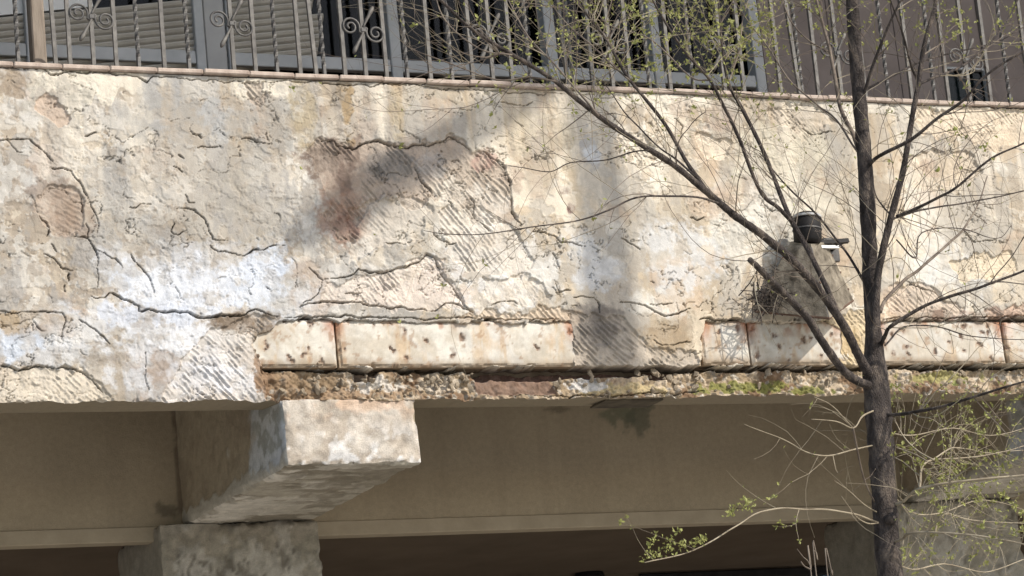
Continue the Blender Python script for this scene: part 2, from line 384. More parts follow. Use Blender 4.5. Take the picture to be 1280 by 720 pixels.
# ---- patches where the skin has fallen away down to the combed undercoat: (outline px, comb angle deg, tint, comb strength)
SP = [
 ([(382,188),(402,178),(418,184),(445,189),(455,180),(478,178),(500,186),(530,184),(558,174),(580,184),(606,192),(628,208),(637,240),(640,270),(612,282),(585,262),(560,250),(535,246),(520,262),(495,240),(470,246),(452,262),(440,300),(420,302),(408,280),(412,240),(392,215)], -50, (.36,.295,.235), 1.0),
 ([(440,352),(460,342),(505,335),(532,320),(548,332),(556,352),(585,389),(540,387),(480,384),(440,377),(395,379),(412,360)], -52, (.58,.51,.435), .9),
 ([(-30,458),(20,463),(50,457),(82,460),(106,469),(122,482),(133,496),(138,520),(-30,520)], -48, (.55,.485,.39), 1.0),
 ([(215,470),(235,440),(262,420),(290,402),(318,392),(346,396),(322,418),(314,432),(330,458),(338,520),(200,520)], -46, (.50,.455,.40), 1.0),
 ([(712,392),(745,396),(770,398),(790,412),(812,436),(866,444),(874,459),(716,460)], -42, (.40,.345,.28), 1.1),
 ([(1030,398),(1050,392),(1085,390),(1092,458),(1046,458)], -55, (.54,.435,.28), 1.0),
 ([(1188,330),(1215,320),(1262,316),(1268,338),(1240,348),(1200,350)], 52, (.60,.50,.36), .9),
 ([(1135,128),(1180,140),(1262,138),(1300,140),(1300,178),(1240,186),(1190,170),(1150,165)], -50, (.58,.48,.36), .7),
 ([(865,172),(885,168),(912,182),(905,200),(878,198)], -50, (.60,.52,.41), .7),
 ([(775,172),(800,170),(815,188),(795,200)], -50, (.62,.55,.45), .7),
 ([(1110,360),(1140,352),(1170,366),(1186,382),(1200,388),(1112,390)], -40, (.52,.43,.34), .7),
 ([(44,130),(58,126),(74,138),(80,152),(70,158),(56,146)], -46, (.46,.36,.28), .8),
 ([(310,110),(330,104),(336,122),(324,134),(312,124)], -50, (.38,.32,.26), .8),
 ([(40,258),(62,232),(95,238),(104,262),(98,290),(72,292),(50,284)], -30, (.42,.34,.27), .4),
 ([(1230,396),(1290,378),(1290,398)], -45, (.45,.33,.25), .9),
 ([(548,268),(600,262),(640,290),(668,330),(640,350),(600,338),(566,326)], -52, (.55,.495,.42), .75),
 ([(440,262),(500,250),(540,262),(520,300),(470,310),(440,330)], -46, (.55,.49,.41), .55),
 ([(600,345),(660,350),(690,372),(640,384),(605,372)], -56, (.57,.50,.41), .6),
 ([(960,140),(1010,130),(1040,150),(1000,175)], -48, (.54,.46,.36), .6),
 ([(1130,200),(1200,190),(1230,215),(1170,235)], 48, (.56,.47,.36), .6),
 ([(560,395),(588,392),(640,391),(700,384),(712,398),(640,399),(566,399)], -50, (.56,.46,.35), .9),
]
spall = np.zeros_like(GX)
for pts, ang, tint, cs in SP:
    sl, d = poly_sd(W(pts), .09, 1.6)
    x, z = GX[sl], GZ[sl]
    d = d+(fbm(x*60, z*60, 3, 81)-.5)*.012+(fbm(x*13, z*13, 4, 82, .6)-.5)*.055+.006
    m = ss(-.0025, .0025, d)
    wob_ = fbm(x*5, z*5, 3, 84)
    a = R(ang)+.22*(wob_-.5); cxx = (-np.sin(R(ang))*x+np.cos(R(ang))*z)+.030*(fbm(x*6, z*6, 4, 83)-.5)+.006*(fbm(x*40, z*40, 2, 84)-.5)
    along = math.cos(R(ang))*x+math.sin(R(ang))*z
    ph = (cxx+.004*vn(along*9, along*0+1.7, 92))/.0195; row = np.floor(ph)
    tri = np.abs((ph % 1.0)-.5)*2
    rv = vn(row*1.37+.5, row*0+3.3, 89)
    gap = ss(.40, .54, fbm(along*19+row*5.3, row*3.1, 3, 85))*ss(.36, .54, fbm(x*7, z*7, 4, 90))
    comb = ss(.10+.25*rv, .80, tri)*gap*cs*(.35+.9*rv)
    sub = H[sl]-.0085+.0072*comb+.009*(fbm(x*30, z*30, 5, 87, .62)-.5)
    lip = .0020*np.exp(-np.clip(-d, 0, 1)/.018)*(d < 0)*ss(.35, .65, fbm(x*12, z*12, 2, 86))
    H[sl] = (H[sl]+lip)*(1-m)+np.minimum(sub, H[sl])*m
    var = fbm(x*16, z*16, 5, 88, .6)
    tc_ = np.array(tint)*(0.72+.56*var)[..., None]
    keep = .68 if cs > .6 else .4
    C[sl] = C[sl]*(1-(m*keep)[..., None])+tc_*(m*keep)[..., None]
    C[sl] = C[sl]*(1-.12*m*(1-np.clip(comb, 0, 1))*gap)[..., None]
    spall[sl] = np.maximum(spall[sl], m)

for bx_, by_, rx, ry, col, s_ in [(410,200,36,24,(.19,.15,.12),.8),(436,196,22,18,(.20,.155,.125),.75),(428,222,16,20,(.17,.125,.10),.75),(426,262,24,44,(.30,.20,.145),.75),(428,278,22,18,(.21,.125,.095),.7),
    (488,205,34,22,(.20,.185,.165),.75),(540,205,30,20,(.36,.34,.315),.5),(600,205,18,14,(.34,.22,.18),.6),(606,260,30,30,(.60,.56,.49),.6),(560,240,34,26,(.58,.53,.45),.6),
    (520,365,60,14,(.56,.48,.41),.5),(300,404,40,12,(.17,.125,.085),.8),(325,424,18,26,(.19,.14,.09),.75),(262,470,46,28,(.56,.555,.56),.6),(300,480,26,22,(.50,.49,.48),.6),
    (60,490,60,16,(.52,.46,.37),.5),(742,410,34,30,(.17,.15,.13),.75),(820,424,40,18,(.33,.255,.17),.75),(1060,425,30,26,(.42,.31,.17),.6),(86,262,24,30,(.25,.185,.135),.6)]:
    c = at(bx_, by_, 0.0); sx = rx/300.; sz = ry/315.
    sl = seg_window([(c[0]-sx*1.5, c[2]-sz*1.5), (c[0]+sx*1.5, c[2]+sz*1.5)], .02); x, z = GX[sl], GZ[sl]
    d = np.hypot((x-c[0])/sx, (z-c[2])/sz)+((fbm(x*8+bx_, z*8, 5, 75, .62)-.5)*2.2+(fbm(x*44, z*44, 3, 76)-.5)*.8)*.8
    a_ = (s_*ss(1.05, .6, d)*(.55+.45*ss(.38, .58, fbm(x*24, z*24, 5, 77, .64))))[..., None]
    C[sl] = C[sl]*(1-a_)+np.array(col)*a_*(.75+.5*fbm(x*36, z*36, 4, 78, .6))[..., None]
# ---- cracks
CR = [
 ([(62,213),(75,213),(88,216),(97,229),(104,240),(110,248)],2.2),([(100,247),(103,260),(102,268)],2.2),([(111,250),(117,265),(122,285),(122,293)],1.6),
 ([(105,280),(110,290),(110,300),(117,315),(121,330),(121,360)],2.2),([(120,315),(135,320),(145,325),(151,335)],1.4),([(90,295),(105,298),(110,300)],1.6),
 ([(52,317),(68,323),(76,335),(90,338)],2.2),([(85,343),(85,353)],2.4),([(80,357),(82,363)],2.4),([(46,272),(62,287),(60,297)],2.0),([(65,306),(71,313)],2.0),
 ([(161,320),(165,326),(178,340),(186,352),(190,370)],2.2),([(216,262),(232,261),(243,264),(252,275),(260,290),(265,300),(283,303)],2.2),
 ([(262,306),(272,315),(285,319),(305,321),(318,314),(335,310),(358,309)],2.2),([(230,245),(235,254),(242,255)],2.2),([(215,281),(213,290),(217,294),(230,288)],1.3),
 ([(160,260),(168,262),(178,257),(192,257)],1.5),
 ([(112,371),(120,375),(130,374),(136,369),(150,376),(165,380),(172,383),(172,388),(190,390),(220,391),(235,393),(250,397),(275,396),(300,394),(318,387),(330,392),(345,395)],3.6),
 ([(0,391),(30,393),(60,391),(76,390),(80,403),(76,420)],1.9),([(97,400),(112,410),(125,422),(136,433)],2.0),([(181,440),(181,475),(183,488)],2.0),
 ([(-20,457),(0,457),(20,463),(50,458),(80,460),(105,468),(120,480),(130,493)],2.4),
 ([(-20,180),(0,178),(15,175),(35,176),(50,185),(62,198),(66,204)],1.6),([(105,170),(112,168),(118,165)],2.6),([(220,195),(228,201)],2.2),([(213,209),(222,213),(227,219)],1.8),
 ([(238,169),(247,170),(252,175)],2.0),([(300,173),(312,175),(318,180),(338,182)],2.0),([(330,168),(332,178)],1.5),([(245,187),(258,185),(275,185)],1.3),
 ([(-20,86),(20,88),(50,87),(60,92),(72,96),(80,92),(110,91),(125,92),(148,96),(160,95),(175,99),(182,103),(188,96),(240,100),(300,104)],2.2),
 ([(300,106),(360,102),(430,108),(520,109),(530,112),(600,113),(650,117),(700,119)],1.6),
 ([(400,180),(415,178),(420,185),(435,188),(445,188),(455,180),(475,178),(500,185),(512,183),(530,184),(555,176),(560,174),(575,182),(585,187)],2.6),
 ([(600,190),(625,205),(636,230),(639,265),(642,275),(650,285)],2.2),([(588,250),(595,275),(610,290)],1.6),([(515,210),(530,232),(540,245)],1.6),
 ([(540,293),(550,302),(562,306),(568,306)],2.2),([(480,305),(492,306),(506,304)],1.8),([(555,250),(563,262)],1.8),
 ([(405,352),(425,348),(440,345),(448,336),(460,340),(480,341),(505,334),(522,328),(533,318),(545,327),(552,345),(565,365),(585,388)],2.6),
 ([(372,384),(392,379),(415,377),(440,378),(480,384),(510,386),(545,388)],3.6),([(430,365),(450,367)],1.6),([(385,335),(402,352),(396,368),(372,384)],1.6),
 ([(545,388),(555,380),(575,383),(590,392)],2.6),([(610,385),(622,378),(640,376),(648,381)],2.0),
 ([(690,315),(698,340)],2.2),([(665,290),(690,295),(700,303),(730,310)],1.6),([(690,355),(697,365),(712,362)],1.8),([(715,371),(740,372),(746,380),(748,393)],2.2),
 ([(773,379),(785,380),(805,383),(815,390),(830,395),(845,394),(860,385)],2.8),([(775,297),(785,305),(800,314)],1.8),([(810,382),(840,382)],1.6),
 ([(815,425),(825,433),(850,431),(862,429)],2.2),([(1129,351),(1152,361),(1172,368),(1183,378)],2.0),([(860,270),(868,275),(878,273)],1.6),
 ([(1100,260),(1130,268),(1150,262)],1.2),([(1190,210),(1215,215),(1240,208)],1.3),([(1200,290),(1215,305),(1245,302)],1.2),([(950,250),(958,262),(972,264)],1.4),
 ([(840,150),(852,160),(850,175)],1.2),([(1000,160),(1015,170),(1040,166)],1.2),([(620,130),(660,132),(665,128)],1.0),
]
def crack(pts, wpx, lip=.004, depth=.024):
    wd = wpx*.00080
    pts2 = [pts[0]]
    sl = seg_window(pts, .08)
    x = GX[sl]+1.0*(WX[sl]-GX[sl]); z = GZ[sl]+1.0*(WZ[sl]-GZ[sl])
    d = np.full(x.shape, 9.0); side = np.zeros(x.shape); tt = np.zeros(x.shape); n = len(pts)-1
    for k in range(n):
        (x0, z0), (x1, z1) = pts[k], pts[k+1]
        dx, dz = x1-x0, z1-z0; L2 = dx*dx+dz*dz+1e-12
        t = np.clip(((x-x0)*dx+(z-z0)*dz)/L2, 0, 1)
        dd = np.hypot(x-x0-t*dx, z-z0-t*dz); m = dd < d
        cr_ = (dx*(z-z0)-dz*(x-x0))*(1 if dx >= 0 else -1)
        side = np.where(m, np.sign(cr_), side); tt = np.where(m, (k+t)/n, tt); d = np.where(m, dd, d)
    wv = wd*(.45+.9*vn(x*26, z*26, 91))*np.minimum(1, .35+3*np.minimum(tt, 1-tt))
    groove = 1-ss(wv*.7, wv*1.05+.0008, d)
    end = ss(0, .12, np.minimum(tt, 1-tt))
    up = lip*np.exp(-d/.018)*(side > 0)*end
    dn = -.3*lip*np.exp(-d/.02)*(side <= 0)*end
    H[sl] += (up+dn)*(1-groove)-depth*groove
    C[sl] *= (1-.45*groove)[..., None]
for pts, wpx in CR: crack(W(pts), wpx, lip=.0010+.0008*wpx)
# small chips and hairline flakes all over
for k in range(300):
    x0 = rng.uniform(XL-.2, XR+.2); z0 = rng.uniform(ZB+.15, ZT-.04)
    if vn(np.array([x0*2.2]), np.array([z0*2.6]), 95)[0] < .45: continue
    if x0 < -.4 and z0 > ZB+.75 and rng.rand() < .7: continue
    a = rng.choice([rng.uniform(-70, -20), rng.uniform(-15, 20), rng.uniform(-100, -75)], p=[.5, .35, .15]); L_ = rng.uniform(.008, .06)*(1 if rng.rand() < .8 else 2.2)
    pts = [(x0, z0)]; cur = rng.uniform(-40, 40)
    for j in range(4):
        a2 = R(a+cur*(j-1.5)/1.5+rng.uniform(-18, 18)); x0 += L_/4*math.cos(a2); z0 += L_/4*math.sin(a2); pts.append((x0, z0))
    crack(pts, rng.uniform(.45, 1.3)*(1.5 if rng.rand() < .12 else 1), lip=rng.uniform(.000, .0025), depth=rng.uniform(.003, .009))

# ---- band of stone slabs and the broken ledge below it (right of the plastered corner)
slab_zones = [W([(316,432),(322,420),(336,412),(350,401),(380,399),(420,400),(560,402),(712,402),(716,420),(718,459),(560,460.5),(332,460.5),(324,446)]),
              [*W([(876,401),(925,402),(1035,404),(1048,412),(1050,458),(940,458.5),(874,459.5)])],
              [*W([(1086,402),(1180,400),(1282,397)]), (XR+6, Z(1282, 397)), (XR+6, Z(1282, 456)), *W([(1282,456),(1088,457)])]]
for pts in slab_zones:
    sl, d = poly_sd(pts, .05, 1.1)
    m = ss(-.002, .002, d+.004*(fin[sl]-.5)+.035*(fbm(GX[sl]*17, GZ[sl]*17, 4, 180, .6)-.56)*(GX[sl] < XR+.3)); H[sl] = H[sl]*(1-m)-.055*m; C[sl] = mixc(C[sl], (.16, .12, .085), m)
# shadow gap line above the slabs
crack(W([(352,397),(400,396),(470,397.5),(560,398.5),(640,399),(700,399)]), 3.0, lip=.0, depth=.03)
crack(W([(872,399),(900,400),(930,401)]), 4.5, lip=.006, depth=.03)
crack(W([(1090,400),(1180,398),(1280,395)])+[(XR+3, Z(1280, 395))], 2.6, lip=.002, depth=.03)
# broken concrete ledge
ledge = [*W([(326,461),(560,461),(720,460),(880,460),(1090,458),(1285,457)]), (XR+6, Z(1285, 457)), (XR+6, ZB-.1), *W([(1285,520),(340,540)])]
sl, d = poly_sd(ledge, .05, .8)
m = ss(-.003, .003, d); x, z = GX[sl], GZ[sl]
f1, f2, cid = worley(x*26+1.2*fbm(x*20, z*20, 2, 100), z*30+1.2*fbm(x*20, z*20, 2, 101))
g1, g2, cid2 = worley(x*62, z*70, 5)
big = fbm(x*5, z*9, 4, 103)
rub = -.030+.046*(big-.5)+.026*(.6-f1)*ss(.35, .7, cid)+.012*(.5-g1)*ss(.3, .6, cid2)+.016*(fbm(x*45, z*45, 4, 105, .6)-.5)
rub += .014*ss(.5, .0, (z-ZB)/.12)
H[sl] = H[sl]*(1-m)+rub*m
rc = np.zeros(x.shape+(3,)); rc[:] = (.29, .225, .15)
rc = mixc(rc, (.42, .345, .255), ss(.4, .75, cid)); rc = mixc(rc, (.20, .135, .085), ss(.5, .7, fbm(x*12, z*14, 5, 107)))
rc = mixc(rc, (.50, .46, .39), ss(.76, .84, cid2)*.8); rc = mixc(rc, (.19, .15, .11), ss(.82, .9, cid2)*.7)
C[sl] = C[sl]*(1-m)[..., None]+rc*m[..., None]
for pts, dep, col in [([(588,460),(720,459),(842,459),(834,471),(800,468),(760,472),(720,470),(690,474),(600,474)], -.075, (.10, .06, .05)),
                      ([(596,474),(690,474),(700,492),(602,492)], -.030, (.20, .135, .10)),
                      ([(446,462),(476,461),(470,474),(448,476)], -.05, (.14, .10, .075)), ([(806,461),(846,460),(840,473),(815,474)], -.06, (.12, .08, .06))]:
    sl, d = poly_sd(W(pts), .03, .8); m = ss(-.003, .003, d)
    H[sl] = H[sl]*(1-m)+(dep+.012*(fin[sl]-.5)+.012*(mid[sl]-.5))*m; C[sl] = mixc(C[sl], col, .9*m)*(.75+.5*fbm(GX[sl]*35, GZ[sl]*35, 4, 170))[..., None]
crack(W([(332,461.5),(420,461.5),(560,462),(720,461),(880,461),(1090,459.5),(1280,458)])+[(XR+3, Z(1280, 458))], 11.0, lip=0, depth=.06)
crack(W([(640,493),(720,494),(800,492),(880,489)]), 2.5, lip=0, depth=.03)
# moss on the ledge, rusty soil beside the bracket
for bx_, by_, rx, ry, col in [(930,483,75,8,(.20,.195,.06)),(1010,487,40,6,(.19,.19,.06)),(780,486,60,8,(.42,.34,.20)),(430,490,90,10,(.28,.20,.13)),(360,478,36,16,(.25,.18,.115)),(400,474,40,10,(.22,.16,.10)),(1180,470,60,8,(.30,.27,.12)),(470,478,30,12,(.50,.46,.40)),(560,480,30,10,(.46,.40,.32)),(735,478,24,10,(.50,.475,.44)),(330,470,14,30,(.25,.17,.11))]:
    c = at(bx_, by_, 0.0); sx, sz = rx/300., ry/315.
    sl = seg_window([(c[0]-sx*1.6, c[2]-sz*1.6), (c[0]+sx*1.6, c[2]+sz*1.6)], .02); x, z = GX[sl], GZ[sl]
    dd = np.hypot((x-c[0])/sx, (z-c[2])/sz)+(fbm(x*30, z*30, 5, 111, .65)-.5)*2.2
    C[sl] = mixc(C[sl], col, .85*ss(1.0, .7, dd)*(H[sl] > -.05))
# ragged bottom edge
lower = np.clip(1-(GZ-ZB)/.03, 0, 1)
VZ = GZ+lower*(.022*(fbm(GX*14, GX*0+.5, 4, 120)-.45))
H -= .012*lower*ss(.5, .6, fbm(GX*30, GZ*30, 3, 121))
nz_, nx_ = GX.shape
co = np.stack([GX+.0*H, -H, VZ], -1).reshape(-1, 3)
ii = np.arange(nz_*nx_).reshape(nz_, nx_)
quads = np.stack([ii[:-1, :-1], ii[:-1, 1:], ii[1:, 1:], ii[1:, :-1]], -1).reshape(-1, 4)
def big_mesh(name, co, quads, col, mat, parent, smooth=True):
    me = bpy.data.meshes.new(name); n = len(co); q = len(quads)
    me.vertices.add(n); me.vertices.foreach_set('co', co.astype(np.float32).ravel())
    me.loops.add(q*4); me.loops.foreach_set('vertex_index', quads.astype(np.int32).ravel())
    me.polygons.add(q); me.polygons.foreach_set('loop_start', np.arange(0, q*4, 4, dtype=np.int32))
    try: me.polygons.foreach_set('loop_total', np.full(q, 4, np.int32))
    except Exception: pass
    me.update(calc_edges=True)
    me.polygons.foreach_set('use_smooth', np.full(q, smooth))
    a = me.color_attributes.new('tint', 'FLOAT_COLOR', 'POINT')
    a.data.foreach_set('color', np.concatenate([np.clip(col, 0, 1), np.ones((n, 1))], 1).astype(np.float32).ravel())
    me.materials.append(mat); me.validate()
    o = bpy.data.objects.new(name, me); COL.objects.link(o)
    if parent: o.parent = parent
    return o
_m = np.array((.46, .41, .335)); C = _m*(np.clip(C, .01, 1)/_m)**1.18     # stronger spread between grime and limewash
plaster = big_mesh('plaster', co, quads, C.reshape(-1, 3), MAT['plaster'], parapet)
plaster['label'] = 'cracked and peeling cream plaster skin with combed undercoat showing'

# body of the parapet behind the plaster, and its underside
mb = MB(); mb.box(XL-5, XR+5, .09, .20, ZB+.04, ZCOP-.032); mb.build('core', MAT['core'], parapet)
sk0 = co.reshape(nz_, nx_, 3)[0]; sk1 = sk0.copy(); sk1[:, 1] = .215; sk1[:, 2] = ZB+.012
skc = np.concatenate([sk0, sk1]); ki = np.arange(nx_-1)
ud = big_mesh('underside', skc, np.stack([ki+1, ki, nx_+ki, nx_+ki+1], -1), np.tile((.25, .21, .15), (2*nx_, 1)), MAT['plaster'], parapet)

# stone slabs
def slab(x0, x1, z0, z1, yf, seed):
    nx, nz = max(4, int((x1-x0)/.006)), max(4, int((z1-z0)/.006))
    u = np.linspace(x0, x1, nx); v = np.linspace(z0, z1, nz); ux, vz = np.meshgrid(u, v)
    e = np.minimum(np.minimum(ux-x0, x1-ux), np.minimum(vz-z0, z1-vz))
    h = .004*(fbm(ux*9, vz*9, 4, seed)-.5)+.0015*(fbm(ux*60, vz*60, 2, seed+3)-.5)-.010*(1-ss(0, .012, e+.016*(fbm(ux*34, vz*34, 4, seed)-.55)))
    f1, _, cid = worley(ux*19+seed+.7*fbm(ux*38, vz*38, 3, seed+2), vz*17+.7*fbm(ux*38, vz*38, 3, seed+4), 7)
    f1 = f1+.16*(1-cid)+.25*(fbm(ux*70, vz*70, 3, seed+6)-.5)
    pit = ss(.20, .10, f1)*(cid > .68); h -= .007*pit
    c = np.zeros(ux.shape+(3,)); c[:] = (.45, .40, .325)
    c = mixc(c, (.56, .525, .455), ss(.42, .6, fbm(ux*9+vz*7, vz*6-ux*4, 6, seed+7, .62)))
    c = mixc(c, (.50, .475, .43), .6*ss(.54, .66, fbm(ux*14+vz*13, vz*4, 6, seed+9, .62)))
    c = mixc(c, (.45, .32, .19), .65*ss(.54, .72, fbm(ux*12, vz*3.5, 6, seed+11, .68)))
    c = mixc(c, (.34, .16, .09), .75*ss(.62, .70, fbm(ux*10, vz*7, 5, seed+13))*ss(z0+(z1-z0)*.45, z1, vz))
    c = mixc(c, (.17, .10, .065), .85*ss(.36, .10, f1)*(cid > .68))
    c = mixc(c, (.27, .205, .14), .85*ss(z0+.045, z0+.003, vz+.03*(fbm(ux*20, vz*20, 3, seed)-.5)))
    c = mixc(c, (.27, .17, .10), .6*ss(.66, .74, fbm(ux*34, vz*34, 4, seed+17, .6))); c = mixc(c, (.30, .19, .12), .6*ss(z1-.05, z1-.006, vz+.06*(fbm(ux*14, vz*5, 4, seed+21)-.5))*ss(.45, .6, fbm(ux*5, vz*2, 3, seed+23))); c = mixc(c, (.33, .13, .06), .8*ss(.075, .010, np.minimum(ux-x0, x1-ux)+.05*(fbm(ux*20, vz*14, 4, seed+19)-.3))*ss(z0+(z1-z0)*.3, z1, vz))
    c = c*(.80+.40*fbm(ux*30, vz*30, 5, seed+15, .7))[..., None]
    top = np.stack([ux, yf-h, vz], -1).reshape(-1, 3); n = len(top)
    idx = np.arange(n).reshape(nz, nx)
    q = [np.stack([idx[:-1, :-1], idx[:-1, 1:], idx[1:, 1:], idx[1:, :-1]], -1).reshape(-1, 4)]
    ring = np.concatenate([idx[0, :], idx[1:, -1], idx[-1, -2::-1], idx[-2:0:-1, 0]]); k = len(ring)
    back = top[ring].copy(); back[:, 1] = .045; a = np.arange(k); b = (a+1) % k
    q.append(np.stack([ring[b], ring[a], n+a, n+b], -1))
    cc = np.concatenate([c.reshape(-1, 3), np.tile((.25, .19, .13), (k, 1))])
    return big_mesh('stone_slab', np.concatenate([top, back]), np.concatenate(q), cc, MAT['slab'], parapet, False)
zs0 = Z(600, 459.5); zs1 = Z(600, 400.5)
zs1 = max(zs1, Z(360, 399), Z(900, 399.5)); 
cuts = [X(300, 430), X(421, 430), X(721, 430), X(876, 430), X(937, 430), X(1098, 430), X(1256, 430), XR+.42, XR+1.1, XR+1.8, XR+2.6, XR+3.6, XR+5]
for k in range(len(cuts)-1):
    slab(cuts[k]+.0045, cuts[k+1]-.0045, zs0+.004+rng.uniform(-.002, .002), zs1-.006+rng.uniform(-.003, .001), -.002+rng.uniform(-.002, .003), 200+k*5)

# loose stones bedded in the broken ledge
def stone_mesh(seed):
    import bmesh
    bm = bmesh.new(); bmesh.ops.create_icosphere(bm, subdivisions=2, radius=1)
    q = random.Random(seed); pl = [(Vector((q.uniform(-1, 1), q.uniform(-1, 1), q.uniform(-1, 1))).normalized(), q.uniform(.30, .7)) for _ in range(12)]
    for v in bm.verts:
        for n_, d_ in pl:
            e_ = v.co.dot(n_)-d_
            if e_ > 0: v.co -= n_*e_
    me = bpy.data.meshes.new('rubble_stone'); bm.to_mesh(me); bm.free(); me.materials.append(MAT['stone']); return me
SM = [stone_mesh(k) for k in range(6)]
for k in range(120):
    px = random.choice([random.uniform(335, 600), random.uniform(445, 600), random.uniform(690, 900), random.uniform(900, 1300)])
    if 600 < px < 685: continue
    t = random.random(); sz_ = random.uniform(.008, .024)
    x = X(px, 478); z = ZB+.018+t*.085
    o = link_mesh('rubble_stone', SM[k % 6], parapet)
    o.location = (x, .010+random.uniform(-.006, .016)+(.012 if t > .7 else 0), z)
    o.rotation_euler = (random.uniform(0, 6), random.uniform(0, 6), random.uniform(0, 6)); o.scale = (sz_*random.uniform(.8, 1.5), sz_*.9, sz_*random.uniform(.6, 1.0))

# coping tiles
tw = X(127, 90)-X(67, 86)
x = XL-5.0+.013
TM = None; k = 0
mbt = MB(); mbt.box(.0012, tw-.0012, -.034, .215, 0, ZCOP-ZT-.004, .004)
while x < XR+5:
    if TM is None:
        o = mbt.build('coping_tile', MAT['tile'], parapet); TM = o.data
    else: o = link_mesh('coping_tile', TM, parapet)
    o.location = (x, random.uniform(-.004, .004), ZT+.004+random.uniform(-.0022, .0022)); o.rotation_euler = (random.uniform(-.012, .012), random.uniform(-.008, .008), random.uniform(-.01, .01))
    x += tw
# mortar bed showing below the tiles
mb = MB(); mb.box(XL-5, XR+5, .004, .2, ZT-.022, ZT+.003, .003); mb.build('mortar_bed', MAT['tile'], parapet)

# ================================================================== underside: slab, long beam, brackets, pillars
DC = 1.19; DB = 1.29
zbeam = Z(410, 668, DB)
under = empty('balcony_beam', 'smooth brown long beam under the balcony parapet with a paler lower lip', 'beam')
mb = MB(); mb.box(XL-5, XR+6, DB+.012, DB+.075, zbeam+.002, ZB+.62, .004); mb.build('beam_core', MAT['soffit'], under)
bx = np.arange(XL-5, XR+6, .012); bz = np.arange(zbeam+.004, ZB+.3, .012); BXg, BZg = np.meshgrid(bx, bz)
bh = .004*(fbm(BXg*2.5, BZg*2.5, 3, 160)-.5)+.0015*(fbm(BXg*30, BZg*30, 3, 161)-.5)
bc_ = np.zeros(BXg.shape+(3,)); bc_[:] = (.325, .270, .190); bc_ = bc_*(.88+.24*fbm(BXg*3, BZg*5, 5, 162))[..., None]
bc_ = mixc(bc_, (.25, .205, .145), .22*ss(.56, .68, fbm(BXg*14, BZg*1.5, 4, 163)))
for px_, py_, rx_, rz_, cl_ in ((775,514,32,20,(.13,.135,.09)),(800,522,20,26,(.12,.12,.085)),(700,512,20,5,(.16,.13,.09)),(222,570,5,110,(.13,.10,.07)),(206,640,16,10,(.12,.10,.07)),(1180,560,60,40,(.20,.17,.12))):
    cb = at(px_, py_, DB); dd = np.hypot((BXg-cb[0])/(rx_/290.), (BZg-cb[2])/(rz_/300.))+(fbm(BXg*16, BZg*16, 5, 164, .65)-.5)*1.8
    bc_ = mixc(bc_, cl_, .75*ss(1.0, .55, dd))
bi = np.arange(BXg.size).reshape(BXg.shape)
big_mesh('beam_face', np.stack([BXg, DB-bh, BZg], -1).reshape(-1, 3), np.stack([bi[:-1, :-1], bi[:-1, 1:], bi[1:, 1:], bi[1:, :-1]], -1).reshape(-1, 4), bc_.reshape(-1, 3), MAT['plaster'], under)
zl = Z(410, 651, DB-.012)
mb = MB(); mb.box(XL-5, XR+6, DB-.006, DB+.08, zbeam-.006, zl, .003); mb.build('beam_lip', MAT['soffit_lip'], under)
bslab = empty('balcony_slab', 'brown concrete balcony slab spanning between parapet and long beam', 'floor slab')
mb = MB(); mb.box(XL-5, XR+6, .205, 6.0, ZB+.625, ZB+.80); mb.build('slab_panel', MAT['soffit'], bslab)
# leak stain board with rusty hanging strip below the parapet
c0 = at(750, 503, .10); c1 = at(822, 502, .10)
mb = MB(); mb.box(c0[0], c1[0], .05, .19, ZB-.004, ZB+.003); 
o = mb.build('rusty_strip', noise_mat('rusty_strip', (.05, .04, .03), (.12, .10, .07), 14, .9), under)
pb = at(745, 512, DB); pe = at(818, 540, DB)
def stain_plate(name, x0, x1, z0, z1, Y, col, parent):
    pass

